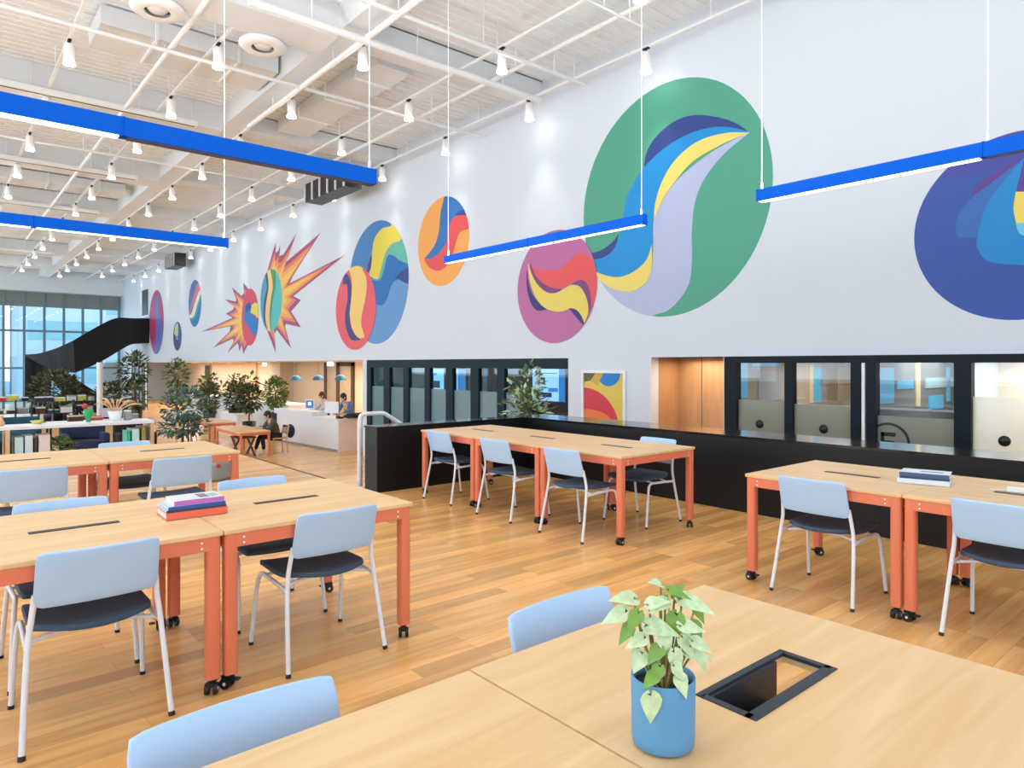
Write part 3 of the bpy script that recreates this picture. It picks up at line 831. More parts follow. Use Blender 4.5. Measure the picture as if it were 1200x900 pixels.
star('smaller mural starburst with a red and blue roundel, pointing left', [(350, 450), (310, 400), (315, 465), (300, 488), (235, 430), (262, 505), (262, 525), (190, 510), (250, 560), (240, 580), (195, 605), (240, 632), (30, 725), (225, 688), (222, 720), (110, 830), (240, 770), (248, 785), (205, 865), (270, 800), (278, 810), (285, 855), (300, 812), (310, 870), (340, 812), (385, 720), (385, 560)],
     (350, 640), (300, 412, 440, 815), (204, 62, 88), [
    ((4, 112, 192), [(320, 545), (345, 540), (365, 600), (400, 640), (430, 650)], [(315, 650), (345, 690), (380, 745), (430, 730)]),
    ((38, 66, 140), [(325, 560), (350, 530), (366, 560)], [(330, 600), (350, 580), (366, 565)]),
    ((222, 212, 84), [(366, 548), (395, 532), (430, 560)], [(360, 600), (385, 610), (405, 632), (430, 620)]),
])
star('larger mural starburst with a teal roundel and long spike to upper right', [(465, 335), (498, 215), (525, 135), (522, 205), (538, 195), (555, 150), (548, 225), (575, 215), (660, 75), (595, 262), (820, 70), (635, 360), (615, 405), (985, 215), (640, 490), (690, 515), (625, 590), (690, 695), (590, 672), (585, 690), (625, 835), (530, 712), (515, 740), (525, 865), (470, 725), (440, 600)],
     (505, 510), (424, 567, 308, 722), (82, 184, 182), [
    ((70, 150, 180), [(415, 330), (460, 340), (462, 430), (440, 530), (445, 640), (470, 720)], [(410, 400), (410, 600), (450, 720)]),
    ((36, 58, 124), [(456, 340), (466, 430), (446, 530), (446, 640), (475, 735)], [(470, 330), (478, 430), (462, 540), (460, 640), (485, 735)]),
    ((234, 196, 118), [(468, 320), (478, 430), (462, 540), (458, 640), (478, 740)], [(490, 310), (505, 420), (492, 520), (484, 620), (492, 740)]),
    ((62, 142, 84), [(488, 310), (508, 420), (494, 520), (486, 620), (492, 700)], [(520, 320), (526, 400), (508, 500), (492, 620), (494, 690)]),
])

# ================================================================== TABLES
TH = .74
def caster(b, T):
    for sx_ in (-1, 1):
        b.tube([(sx_*.009, 0.012, .026), (sx_*.027, 0.012, .026)], .026, M['plastic'], 14, T)
        b.tube([(sx_*.027, 0.012, .026), (sx_*.029, 0.012, .026)], .008, M['white'], 8, T)
    b.tube([(0, 0, .04), (0, 0, .075)], .015, M['plastic'], 8, T)
    b.cbox((0, .01, .048), (.03, .05, .024), M['plastic'], T)
    b.cbox((0, -.034, .045), (.026, .03, .008), M['plastic'], T)
def table_proto(open_box=False):
    """1.0 m along x (the way its cable slot runs) by 1.04 m, on four castored legs"""
    o = thing('square_work_table', 'x', 'table')
    hx, hy = .503, .518
    b = MB()
    if open_box:
        sx0, sx1, sy0, sy1 = -.175, .18, -.062, .062
        for a, c in (((-hx, -hy), (hx, sy0)), ((-hx, sy1), (hx, hy)), ((-hx, sy0), (sx0, sy1)), ((sx1, sy0), (hx, sy1))):
            b.box((a[0], a[1], TH-.022), (c[0], c[1], TH), M['top'])
    else: b.box((-hx, -hy, TH-.022), (hx, hy, TH), M['top'])
    b.build('tabletop', o, bevel=0 if open_box else .004)
    b = MB(); ax, ay = hx-.006, hy-.006
    for s in (-1, 1):
        b.box((-ax+.05, s*ay-s*.0, TH-.085), (ax-.05, s*(ay-.028), TH-.022), M['orange'])
        b.box((s*ax, -ay+.05, TH-.085), (s*(ax-.028), ay-.05, TH-.022), M['orange'])
    b.build('apron', o, bevel=.002)
    for sxx in (-1, 1):
        for s in (-1, 1):
            for dz in (-.042, -.068):
                q = .085
                MB().tube([(sxx*(ax-q), s*(ay+.0005), TH+dz), (sxx*(ax-q), s*(ay+.003), TH+dz)], .0055, M['white'], 8).build('bolt', o)
                MB().tube([(sxx*(ax+.0005), s*(ay-q), TH+dz), (sxx*(ax+.003), s*(ay-q), TH+dz)], .0055, M['white'], 8).build('bolt', o)
    for i, (sxx, s) in enumerate(((-1, -1), (1, -1), (1, 1), (-1, 1))):
        x, y = sxx*(ax-.031), s*(ay-.031)
        b = MB(); pts = []
        for k in range(20):     # rounded square post
            a = 2*PI*k/20
            ca, sa = math.cos(a), math.sin(a)
            pts.append((x+.031*math.copysign(abs(ca)**.55, ca), y+.031*math.copysign(abs(sa)**.55, sa), .07))
        b.prism(pts, (0, 0, TH-.022-.07), M['orange'], None, True)
        lg = b.build('leg', o)
        cb = MB(); caster(cb, Matrix.Translation((x, y, 0)) @ Matrix.Rotation(.7+1.9*i, 4, 'Z'))
        cb.build('caster', lg)
    if open_box:
        b = MB(); z0 = TH-.006; z1 = TH+.003
        e = .014
        b.box((sx0-e, sy0-e, z0), (sx1+e, sy0+.014, z1), M['charcoal']); b.box((sx0-e, sy1-.004, z0), (sx1+e, sy1+e, z1), M['charcoal'])
        b.box((sx0-e, sy0, z0), (sx0+.004, sy1, z1), M['charcoal']); b.box((sx1-.004, sy0, z0), (sx1+e, sy1, z1), M['charcoal'])
        b.build('box_rim', o)
        b = MB(); xa = .13
        b.box((sx0+.004, sy0+.004, TH-.12), (xa, sy1-.004, TH-.115), M['plastic'])
        b.box((sx0+.004, sy1-.012, TH-.12), (xa, sy1-.004, TH-.004), M['charcoal'])
        b.box((sx0+.004, sy0+.004, TH-.12), (xa, sy0+.010, TH-.03), M['plastic'])
        b.box((sx0+.0, sy0+.004, TH-.12), (sx0+.010, sy1-.004, TH-.006), M['plastic'])
        b.build('power_trough', o)
    else:
        MB().box((-.18, -.024, TH-.004), (.18, .024, TH+.0022), M['charcoal']).box((-.172, -.017, TH+.001), (.172, .017, TH+.003), M['plastic']).build('cable_slot', o)
    return o
TBL = [ # x, y, rz, label
 (1.52, 3.742, 0, 'oak topped orange table, right unit of the near left pair nearest the camera'),
 (.51, 3.742, 0, 'oak topped orange table cut by the left edge, left unit of the near left pair'),
 (1.565, 6.64, 0, 'oak topped orange table at back left, right unit of the pair before the bookcase'),
 (.555, 6.64, 0, 'oak topped orange table at back left, left unit of the pair before the bookcase'),
 (4.845, 4.20, PI/2, 'oak topped orange table, nearest unit of the three joined by the black low wall'),
 (4.845, 5.21, PI/2, 'oak topped orange table, middle unit of the three joined by the black low wall'),
 (4.845, 6.22, PI/2, 'oak topped orange table, farthest unit of the three, in the corner of the low wall'),
 (4.83, 2.065, PI/2, 'oak topped orange table at right, left unit of the pair with the pale books'),
 (4.83, 1.055, PI/2, 'oak topped orange table at right edge, unit holding a white power adaptor'),
 (.516, .845, 0, 'oak topped table at bottom of the view, left unit of the foreground pair'),
]
tp = table_proto()
for i, (x, y, rz, lab) in enumerate(TBL):
    g = 'square work tables on castors'
    if i == 0: tp.location = (x, y, 0); tp.rotation_euler = (0, 0, rz); tp['label'] = lab; tp['group'] = g
    else: dup(tp, (x, y, 0), rz, lab, g)
ft = table_proto(True); ft.location = (1.525, .845, 0)
tag(ft, 'foreground oak table with the open black cable box and potted plant', 'table', 'square work tables on castors')

# ================================================================== CHAIRS
def chair_proto():
    o = thing('stacking_chair', 'x', 'chair')
    def shell(u, v):        # backrest: u across, v up
        s = (u-.5)*2
        wdt = .222-.006*v
        x = wdt*s
        z = .545+.228*v
        y = .072-.068*((z-.545)/.228) - .026*(1-s*s)
        # rounded corners
        return (x, y, z)
    b = MB(); b.grid(lambda u, v: shell(u, v), 14, 6, .016, M['shell'])
    # round off the corners
    for i, p in enumerate(b.v):
        for cxn in (-1, 1):
            for zc, sg in ((.773, 1), (.545, -1)):
                r = .02
                ex = abs(p.x)-(.218-r); ez = sg*(p.z-(zc-sg*r))
                if ex > 0 and ez > 0 and p.x*cxn > 0:
                    L_ = math.hypot(ex, ez)
                    if L_ > r: p.x = cxn*((.218-r)+ex*r/L_); p.z = zc-sg*r+sg*ez*r/L_
    o1 = b.build('backrest', o, bevel=.005)
    def pan(u, v):
        s = (u-.5)*2; t = v
        wdt = .225*(1-.22*max(0, 1-t*3.2)**2)
        y = .085+.425*t - .055*(1-abs(s)**2)*max(0, 1-t*2.5)
        z = .437 + .012*s*s - .010*math.sin(PI*t) - .035*max(0, t-.82)**2*25*.6 + .010*max(0, .2-t)*5
        if t > .9: wdt *= 1-.06*(t-.9)/.1
        return (wdt*s, y, z)
    b = MB(); b.grid(pan, 12, 12, .026, M['seat']); b.build('seat', o, bevel=.006)
    for s in (-1, 1):
        pts = [(s*.262, 0, .006), (s*.246, .052, .26), (s*.234, .080, .42), (s*.224, .082, .50), (s*.214, .062, .60)]
        lg = MB().tube(cr(pts, 5), .0115, M['tube'], 10).build('leg', o)
        MB().tube([(s*.2624, -.001, 0), (s*.2610, .003, .018)], .0135, M['plastic'], 8).build('foot_cap', lg)
        pts = [(s*.238, .074, .388), (s*.236, .2, .395), (s*.232, .36, .400), (s*.232, .405, .399), (s*.236, .44, .385), (s*.240, .458, .350), (s*.246, .475, .26), (s*.258, .512, .006)]
        lg = MB().tube(cr(pts, 5), .0110, M['tube'], 10).build('leg', o)
        MB().tube([(s*.2580, .513, 0), (s*.2575, .511, .018)], .013, M['plastic'], 8).build('foot_cap', lg)
    for y in (.16, .37):
        MB().tube([(-.236, y, .385 if y < .2 else .401), (-.12, y, .412), (.12, y, .412), (.236, y, .385 if y < .2 else .401)], .009, M['tube'], 8).build('seat_support', o)
    return o
CH = [ # centre x, y of rear feet, rz, label
 (.52, 3.165, 0, 'pale blue backed chair nearest the camera at the near left table'),
 (.53, 4.345, PI, 'pale blue backed chair tucked behind the near left table, mostly hidden by its left unit'),
 (1.56, 3.175, 0, 'pale blue backed chair pushed up to the near left table right of the orange legs'),
 (1.56, 4.395, PI, 'pale blue backed chair behind the near left table, its backrest showing beyond the book stack'),
 (.53, 5.80, 0, 'pale blue backed chair at the back left table, cut by the left edge'),
 (1.505, 5.745, 0, 'pale blue backed chair at the right unit of the back left table'),
 (1.38, 7.23, PI, 'chair behind the back left table, only its backrest top showing before the bookcase'),
 (4.19, 6.19, -PI/2, 'grey lit chair at the far unit of three joined tables, leftmost in line'),
 (4.155, 5.17, -PI/2, 'grey lit chair at the middle unit of the three joined tables'),
 (4.13, 4.215, -PI/2, 'grey lit chair at the nearest unit of the three joined tables, near side'),
 (5.46, 4.19, PI/2, 'chair between the three joined tables and the black low wall, facing the others'),
 (4.25, 2.075, -PI/2, 'grey lit chair at the right hand pair, in front of the left unit'),
 (4.255, 1.075, -PI/2, 'grey lit chair at the right hand pair, nearest the right edge'),
 (1.485, 1.515, PI, 'pale blue backed chair behind the foreground table, left of the potted plant'),
 (.505, 1.50, PI, 'pale blue backed chair at bottom left behind the foreground table'),
]
cp_ = chair_proto()
for i, (x, y, rz, lab) in enumerate(CH):
    g = 'stacking chairs around the work tables'
    if i == 0: cp_.location = (x, y, 0); cp_.rotation_euler = (0, 0, rz); cp_['label'] = lab; cp_['group'] = g
    else: dup(cp_, (x, y, 0), rz, lab, g)

# ================================================================== THINGS ON THE TABLES
def book(loc, rz, L, W, H, cover, spine, label, group, pages=(236, 232, 222), cat='book', art=None):
    o = thing('book', label, cat, loc, rz, group)
    cm = mat('book_cover_%d_%d_%d' % cover, cover, .35, noise=.06, nscale=12)
    sm_ = mat('book_spine_%d_%d_%d' % spine, spine, .4, noise=.08, nscale=25)
    t = .003
    b = MB(); b.box((0, 0, 0), (L, W, t), cm).box((0, 0, H-t), (L, W, H), cm)
    if art:
        for (x0, y0, x1, y1, c) in art: b.box((x0*L, y0*W, H), (x1*L, y1*W, H+.0006), mat('cover_art_%d_%d_%d' % c, c, .4))
    b.build('cover', o)
    MB().box((0, -.0015, 0), (L, t, H), sm_).build('spine', o)
    MB().box((.004, t, t), (L-.004, W-.005, H-t), mat('paper_%d_%d_%d' % pages, pages, .8, noise=.05, nscale=200)).build('page_block', o)
    return o
G = 'bright books stacked on the near left table'
zz = TH+.003
book((.865, 3.60, zz), -.03, .285, .215, .034, (226, 102, 72), (232, 108, 76), 'orange spined book at bottom of the bright stack on the near left table', G, (236, 214, 210)); zz += .034
book((.868, 3.607, zz), -.03, .278, .205, .011, (196, 206, 220), (52, 56, 84), 'thin dark spined book second from bottom of the bright stack', G); zz += .011
book((.875, 3.604, zz), -.015, .268, .205, .016, (178, 206, 228), (30, 84, 158), 'blue spined book in the middle of the bright stack', G, art=[(.05, .1, .3, .9, (214, 226, 236))]); zz += .0166
book((.905, 3.618, zz), -.01, .236, .18, .022, (232, 232, 238), (206, 112, 190), 'magenta spined white covered book at the top of the bright stack', G, art=[(.55, .2, .75, .8, (96, 118, 128)), (.78, .25, .95, .75, (150, 190, 176))])
G = 'pale books stacked on the right hand table'
zz = TH+.003
book((4.72, 1.735, zz), -PI/2+.24, .285, .205, .030, (206, 222, 238), (214, 226, 238), 'pale blue book at the bottom of the stack on the right hand table', G, art=None); zz += .030
book((4.735, 1.725, zz), -PI/2+.25, .27, .20, .011, (58, 92, 140), (44, 58, 96), 'thin dark blue book in the middle of the stack on the right hand table', G); zz += .011
book((4.745, 1.73, zz), -PI/2+.22, .272, .195, .026, (222, 232, 242), (70, 88, 122), 'white covered book with a dark title bar on top of the right hand stack', G, art=[(.4, .42, .85, .58, (84, 92, 112))])
o = thing('power_adaptor', 'white power adaptor strip lying on the right hand table by its cable slot', 'adaptor', (4.90, 1.10, TH+.003), .12)
MB().box((-.022, -.13, 0), (.022, .09, .028), M['white']).build('adaptor_body', o, bevel=.004)
MB().tube(cr([(0, .09, .01), (-.01, .13, .006), (-.035, .17, .005)], 5), .004, M['white'], 6).build('cord', o)

# potted plant in the foreground
o = thing('potted_plant', 'small leafy plant in a sky blue pot on the foreground table', 'plant', (1.117, .846, TH+.0035))
pr = [(1e-3, 0), (.056, 0), (.0605, .004), (.0625, .02), (.0635, .133), (.0625, .136), (.0600, .135), (.0588, .118)]
MB().lathe(pr, M['pot'], 48).build('pot', o)
MB().lathe([(1e-3, .112), (.03, .116), (.059, .112)], M['soil'], 32).build('soil', o)
def arrow_leaf(b, base, tip, width, up, mt, droop=.25):
    base, tip = Vector(base), Vector(tip); ax = tip-base; L = ax.length; ax.normalize()
    side = ax.cross(Vector(up)); side = side.normalized() if side.length > 1e-6 else Vector((1, 0, 0))
    nn = side.cross(ax)
    prof = [(-.22, .30), (-.10, .75), (.08, 1.0), (.30, .88), (.55, .60), (.80, .26), (1.0, .015)]
    vs = []
    for t, wd in prof:
        c = base+ax*(L*t)-nn*(droop*L*max(0, t)**2)
        fold = nn*(.16*width*wd)
        vs += [c+side*(width*wd)+fold, c+side*(width*wd*.5)+fold*.35, c, c-side*(width*wd*.5)+fold*.35, c-side*(width*wd)+fold]
    vs[2] = base.copy(); 
    fs = []
    for i in range(len(prof)-1):
        for k in range(4): a = i*5+k; fs.append((a, a+1, a+6, a+5))
    b.add(vs, fs, mt, True)
F_ = Vector((_s, _c, 0)); R_ = Vector((_c, -_s, 0))
stems = MB()
leaves = [ # right, up (above pot rim), toward-camera offset, direction right, direction up, length, width, mat
 (-.085, .130, .01, -1, -.35, .062, .024, 'leafpale'), (-.062, .150, -.01, -.75, .15, .066, .024, 'leafpale'), (-.035, .150, .02, .3, .1, .050, .020, 'leafpale'),
 (-.005, .182, .0, -.4, .25, .045, .016, 'leafpale'), (.01, .178, .02, .8, -.25, .055, .014, 'leafmid'), (.045, .150, -.01, .9, -.25, .080, .026, 'leafpale'),
 (.022, .130, .03, -.2, -.6, .060, .024, 'leafmid'), (.06, .105, .01, .3, -1, .058, .024, 'leafmid'), (.078, .128, -.03, .6, -.9, .050, .018, 'leafmid'),
 (-.038, .112, .03, .85, -.1, .072, .028, 'leafpale'), (-.012, .100, .045, .3, -.8, .055, .024, 'leafpale'), (-.052, .055, .03, -.3, -.35, .046, .026, 'leafpale'),
 (.012, .066, .05, .2, -1, .056, .020, 'leafpale'), (.045, .062, .03, .9, -.2, .060, .022, 'leafpale'), (.068, .058, .02, .5, -1, .062, .018, 'leafpale'),
 (.020, .022, .055, .4, -1, .048, .020, 'leafpale'), (-.040, -.012, .062, .0, -1, .062, .026, 'leafpale'), (.035, .088, .03, .4, -.7, .05, .022, 'leafpale'),
 (-.075, .105, .02, -.6, -.8, .05, .018, 'leafmid'), (.0, .13, -.03, .2, .5, .05, .02, 'leafmid'), (-.02, .075, .05, -.5, -.6, .045, .02, 'leafmid'), (.03, .15, -.02, .2, .6, .05, .02, 'leafmid'),
 (-.05, .09, .04, -.8, -.3, .048, .020, 'leafpale'), (.055, .085, .04, .9, -.4, .046, .019, 'leafpale'), (-.02, .04, .055, -.4, -.8, .042, .018, 'leafmid'), (.0, .155, .02, -.6, -.2, .05, .02, 'leafpale'),
 (.03, .115, .04, .8, -.1, .055, .022, 'leafpale'), (-.06, .135, .03, -.5, -.6, .05, .02, 'leafmid'), (.01, .045, .06, .5, -.7, .04, .018, 'leafpale'), (-.03, .025, .055, -.7, -.5, .04, .018, 'leafmid'),
]
RIM = .133
for i, (rx, uz, fy, dx, dz, L, wd, mk) in enumerate(leaves):
    p = R_*rx*.92 - F_*fy + Vector((0, 0, RIM+uz)); L *= .88; wd *= .82
    d = (R_*dx + Vector((0, 0, dz)) - F_*(.35 if i % 2 else .1)); d.normalize()
    b = MB(); arrow_leaf(b, p, p+d*L, wd, Vector((0, 0, 1)) - F_*.7, M[mk], .18)
    b.build('leaf', o)
    r0 = R_*(rx*.22) - F_*(fy*.3)+Vector((0, 0, .112))
    mid = (r0+p)/2 + R_*(rx*.12)+Vector((0, 0, .018))
    stems.tube(cr([r0, mid, p], 5), [.0022]*10+[.0016], M['stem'] if i % 4 else M['dried'], 6)
stems.build('stems', o)

# ================================================================== POSTER, SCREEN, RAIL
p0 = atX(684, 435, WX); p1 = atX(734, 434, WX)
ya, yb, zt, zb = p0.y+.03, p1.y-.0, 1.39, .2
o = thing('framed_poster', 'white framed abstract poster in red, yellow and blue above the low wall', 'poster', (WX-.02, (ya+yb)/2, zb))
yc = (ya+yb)/2; hw = (ya-yb)/2; hh = zt-zb
fr = MB()
for a, c in (((-hw, 0), (hw, .06)), ((-hw, hh-.05), (hw, hh)), ((-hw, .06), (-hw+.05, hh-.05)), ((hw-.05, .06), (hw, hh-.05))): fr.box((-.02, a[0], a[1]), (.018, c[0], c[1]), M['white'])
fr.build('poster_frame', o)
b = MB()
def pp(pts, col, k):   # y to the left, z up from the frame foot
    P = [Vector((.012-.0012*k, hw*(1-2*u), hh*v)) for u, v in pts]
    b.poly(P[::-1], paint(col))
e0, e1, f0, f1 = .05, .95, .05, .96
pp([(e0, f0), (e1, f0), (e1, f1), (e0, f1)], (224, 196, 84), 0)
pp([(e0, f0)]+[(.05+.82*math.cos(a), .05+.68*math.sin(a)) for a in [PI/2*k/14 for k in range(15)]], (212, 52, 70), 1)
pp([(.05, .24)]+[(.05+.62*math.cos(a), .24+.16*math.sin(a)) for a in [-PI/2+PI*k/16 for k in range(17)]][::1], (238, 120, 56), 2)
pp([(.62+.26*math.cos(a), .96+.2*math.sin(a)) for a in [PI+PI*k/16 for k in range(17)]], (22, 128, 206), 1)
pp([(.05, .82), (.2, .84), (.32, .96), (.05, .96)], (96, 98, 44), 1)
pp([(.2, .84), (.36, .76), (.5, .96), (.32, .96)], (204, 170, 70), 2)
b.build('print', o)

o = thing('wall_screen', 'bright blue white screen behind the teal framed glass', 'screen', (10.0, 10.56, .66))
MB().box((0, -.55, 0), (.05, .55, .82), M['plastic']).build('screen_case', o)
b = MB(); x = -.004
def sc(y0, y1, z0, z1, k, q): b.poly([(x-.001*q, y1, z0), (x-.001*q, y0, z0), (x-.001*q, y0, z1), (x-.001*q, y1, z1)][::-1], M[k])
sc(-.5, .5, .06, .77, 'screen', 0); sc(-.5, -.32, .06, .77, 'screenb', 1); sc(.1, .36, .42, .56, 'screend', 1); sc(.16, .26, .46, .52, 'screen', 2)
sc(-.1, .45, .14, .24, 'screend', 1); sc(-.3, 0, .26, .34, 'screenb', 2); sc(-.28, .3, .64, .66, 'screend', 1)
b.build('picture', o)
MB().box((.05, -.06, .2), (.25, .06, .3), M['plastic']).box((.05, -.05, -1.76), (.16, .05, .3), M['plastic']).build('screen_stand', o)
for k, (y0, y1, lab) in enumerate(((14.35, 15.0, 'left one'), (13.45, 14.05, 'right one'))):
    o = thing('wall_screen', 'small bright screen seen through the teal framed glass, %s of two' % lab, 'screen', (9.9, (y0+y1)/2, .82))
    MB().box((0, -.4, 0), (.05, .4, .6), M['plastic']).box((.01, -.04, -1.92), (.05, .04, .1), M['plastic']).build('screen_case', o)
    b = MB(); x = -.004
    sc(-.37, .37, .04, .56, 'screen', 0)
    if k == 0: sc(-.2, .25, .08, .26, 'screend', 1); sc(-.05, .1, .4, .46, 'screenb', 1)
    else: sc(-.37, -.05, .04, .56, 'screenb', 1)
    b.build('picture', o)

o = thing('handrail', 'white tubular handrail at the head of the steps by the low wall', 'handrail', (4.02, 7.62, 0))
MB().tube([(0, 0, 0), (0, 0, .80)], .032, M['white'], 14).build('post', o)
MB().tube(cr([(0, 0, .80), (.01, 0, .86), (.06, 0, .885)], 6)+cr([(.06, 0, .885), (.30, 0, .885), (.36, 0, .87)], 5)+[Vector((1.86, 0, -.05))], .026, M['white'], 12).build('rail', o)
MB().tube([(1.8, 0, -1.1+.0), (1.8, 0, -.02)], .026, M['white'], 12).build('post', o)

# ================================================================== BOOKCASE AND WHAT STANDS ON IT
BX0, BX1, BY0, BY1, BH = -1.6, 1.81, 8.02, 8.37, .905
o = thing('low_bookcase', 'long low white topped bookcase behind the back left tables', 'bookcase', (0, BY0, 0))
D = BY1-BY0
MB().box((BX0, 0, BH-.032), (BX1, D, BH), M['whitemat']).build('top_board', o, bevel=.004)
MB().box((BX0, .005, .47), (BX1-.03, D, .50), M['pale_wood']).build('shelf', o)
MB().box((BX0, .005, .06), (BX1-.03, D, .09), M['pale_wood']).build('shelf', o)
for x in (BX1-.035, .53, -.75, BX0): MB().box((x, .003, 0), (x+.035, D, BH-.032), M['pale_wood']).build('upright_panel', o)
def upright_book(x, w_, h, rgb, label, g=None, z=.50, y=.03, d=.24):
    o = thing('ring_binder' if 'binder' in label else 'book', label, 'binder' if 'binder' in label else 'book', (x, BY0+y, z), 0, g)
    cm = mat('spine_%d_%d_%d' % rgb, rgb, .5, noise=.08, nscale=30)
    MB().box((0, 0, 0), (w_, .006, h), cm).box((0, 0, 0), (.004, d, h), cm).box((w_-.004, 0, 0), (w_, d, h), cm).build('cover', o)
    MB().box((.004, .006, .004), (w_-.004, d-.004, h-.004), mat('leaf_edges', (232, 228, 220), .8)).build('page_block', o)
    return o
g = 'books in the bookcase'
upright_book(.345, .045, .29, (206, 226, 232), 'white book at the far left of the bookcase shelf', g)
upright_book(.392, .05, .31, (190, 72, 130), 'magenta book beside the bookcase upright at left', g)
upright_book(.445, .035, .33, (70, 50, 48), 'dark brown book beside the magenta book in the bookcase', g)
upright_book(.60, .075, .30, (196, 222, 222), 'white and mint binder right of the left bookcase upright', g)
upright_book(.68, .07, .31, (208, 228, 230), 'second white binder right of the left bookcase upright', g)
upright_book(.755, .03, .29, (72, 58, 62), 'thin dark book beside the white binders in the bookcase', g)
upright_book(.79, .10, .31, (232, 214, 206), 'wide pinkish white binder in the bookcase', g)
upright_book(1.56, .03, .30, (60, 190, 150), 'mint green book near the right end of the bookcase', g)
upright_book(1.60, .075, .32, (196, 232, 226), 'pale aqua binder near the right end of the bookcase', g)
upright_book(1.69, .045, .34, (150, 146, 58), 'olive book against the right end panel of the bookcase', g)
o = thing('storage_box', 'shallow pale blue white box lying in the bookcase right half', 'box', (1.24, BY0+.04, .50))
MB().box((0, 0, 0), (.30, .24, .075), M['whitemat']).build('box_body', o, bevel=.004)
MB().box((-.004, -.004, .075), (.304, .244, .098), mat('pale_blue_lid', (206, 218, 236), .5)).build('lid', o)
def leafcloud(b, c, r, n, size, mts, shape=(1, 1, 1), seed=0, inner=.35):
    rnd = random.Random(seed)
    for i in range(n):
        while True:
            p = Vector((rnd.uniform(-1, 1), rnd.uniform(-1, 1), rnd.uniform(-1, 1)))
            if inner < p.length <= 1: break
        q = Vector(c)+Vector((p.x*r*shape[0], p.y*r*shape[1], p.z*r*shape[2]))
        d = (p.normalized()+Vector((rnd.uniform(-.7, .7), rnd.uniform(-.7, .7), rnd.uniform(-.6, .5)))).normalized()
        s = size*rnd.uniform(.7, 1.3)
        side = d.cross(Vector((rnd.uniform(-.3, .3), rnd.uniform(-.3, .3), 1)))
        side = side.normalized()*s*.3 if side.length > 1e-5 else Vector((s*.3, 0, 0))
        nn = side.cross(d).normalized()*s*.06
        b.add([q, q+d*s*.45+side+nn, q+d*s, q+d*s*.45-side+nn, q+d*s*.5-nn], [(0, 1, 4), (1, 2, 4), (2, 3, 4), (3, 0, 4)], M[mts[i % len(mts)]])
def shrub(name, label, cat, loc, clouds, pot=None, stems=(), leafsize=.1, mts=('leafdark', 'leafolive'), group=None, seed=1):
    o = thing(name, label, cat, loc, 0, group)
    b = MB()
    for k, (c, r, n, sh) in enumerate(clouds): leafcloud(b, c, r, n, leafsize, mts, sh, seed*31+k)
    b.build('foliage', o)
    if stems:
        b = MB()
        for pts, r in stems: b.tube(cr(pts, 5), r, M['trunk'], 7)
        b.build('stem', o)
    if pot:
        r0, r1, h, mk = pot
        MB().lathe([(1e-3, 0), (r0, 0), (r1, h), (r1*.9, h), (r1*.85, h*.9), (1e-3, h*.9)], M[mk], 20).build('pot', o)
    return o
shrub('bushy_plant', 'small bushy dark plant in a white pot on the bookcase shelf', 'plant', (.985, BY0+.14, .50), [((0, 0, .17), .125, 260, (1, .8, .75))], (.06, .075, .09, 'white'), leafsize=.05, mts=('leafolive', 'leafdark', 'leafmid'))
shrub('trailing_plant', 'low pale green trailing plant in the bookcase middle', 'plant', (1.17, BY0+.14, .50), [((0, 0, .05), .07, 90, (1.6, .8, .55))], (.05, .06, .03, 'white'), leafsize=.05, mts=('leafpale', 'leafmid'))
# on the top board
o = thing('green_vase', 'emerald green vase with a red bloom on the bookcase top', 'vase', (1.235, 8.22, BH))
MB().lathe([(1e-3, 0), (.022, 0), (.018, .03), (.042, .07), (.05, .10), (.036, .135), (.03, .135), (.02, .1)], M['green'], 20).build('vase_body', o)
MB().tube([(0, 0, .1), (-.02, 0, .15)], .004, M['stem'], 6).ball((-.03, 0, .165), .028, M['red'], 10).build('bloom', o)
o = thing('dried_palm_pot', 'white pot of tan dried palm fronds on the bookcase right end', 'plant', (1.475, 8.2, BH))
MB().lathe([(1e-3, 0), (.05, 0), (.068, .105), (.06, .105), (.055, .09), (1e-3, .09)], M['white'], 20).build('pot', o)
b = MB(); rnd = random.Random(4)
for k in range(9):
    a = -1.0+k*.28; L_ = .22+.08*rnd.random()
    e = Vector((math.sin(a)*L_*.9, .08*rnd.uniform(-1, 1), .17+.10*math.cos(a*1.3)*rnd.uniform(.5, 1)))
    m_ = e*.55+Vector((0, 0, .075))
    b.tube(cr([(0, 0, .08), m_, e], 5), [.006]*5+[.012]*3+[.006]*2+[.002], M['dried'], 6)
b.build('fronds', o)
o = thing('glass_jar', 'small grey jar on the bookcase top beside the dried palm', 'jar', (1.60, 8.24, BH))
MB().lathe([(1e-3, 0), (.04, 0), (.045, .03), (.04, .085), (.034, .09)], M['grey'], 16).build('jar_body', o)
MB().lathe([(.037, .09), (.037, .105), (1e-3, .107)], M['whitemat'], 16).build('lid', o)
o = thing('yellow_bowl', 'lime yellow bowl on the bookcase top toward the left', 'bowl', (.80, 8.25, BH))
MB().lathe([(1e-3, 0), (.03, 0), (.06, .035), (.055, .035), (.028, .008), (1e-3, .006)], M['yellow'], 20).build('bowl_body', o)
o = thing('cream_vase', 'small cream vase on the bookcase top at the left edge', 'vase', (.505, 8.2, BH))
MB().lathe([(1e-3, 0), (.028, 0), (.034, .03), (.018, .07), (.014, .09), (.02, .1)], M['dried'], 16).build('vase_body', o)
# white column behind the bookcase, carrying the stair
o = MB().lathe([(.12, 0), (.12, 2.68)], M['white'], 18).lathe([(.2, 0), (.2, .02), (.12, .02)], M['white'], 18).build('column', None, (5.57, 34.24, LOW))
o.name = 'support_column'; tag(o, 'slim white column rising behind the bookcase to the black stair', 'column')

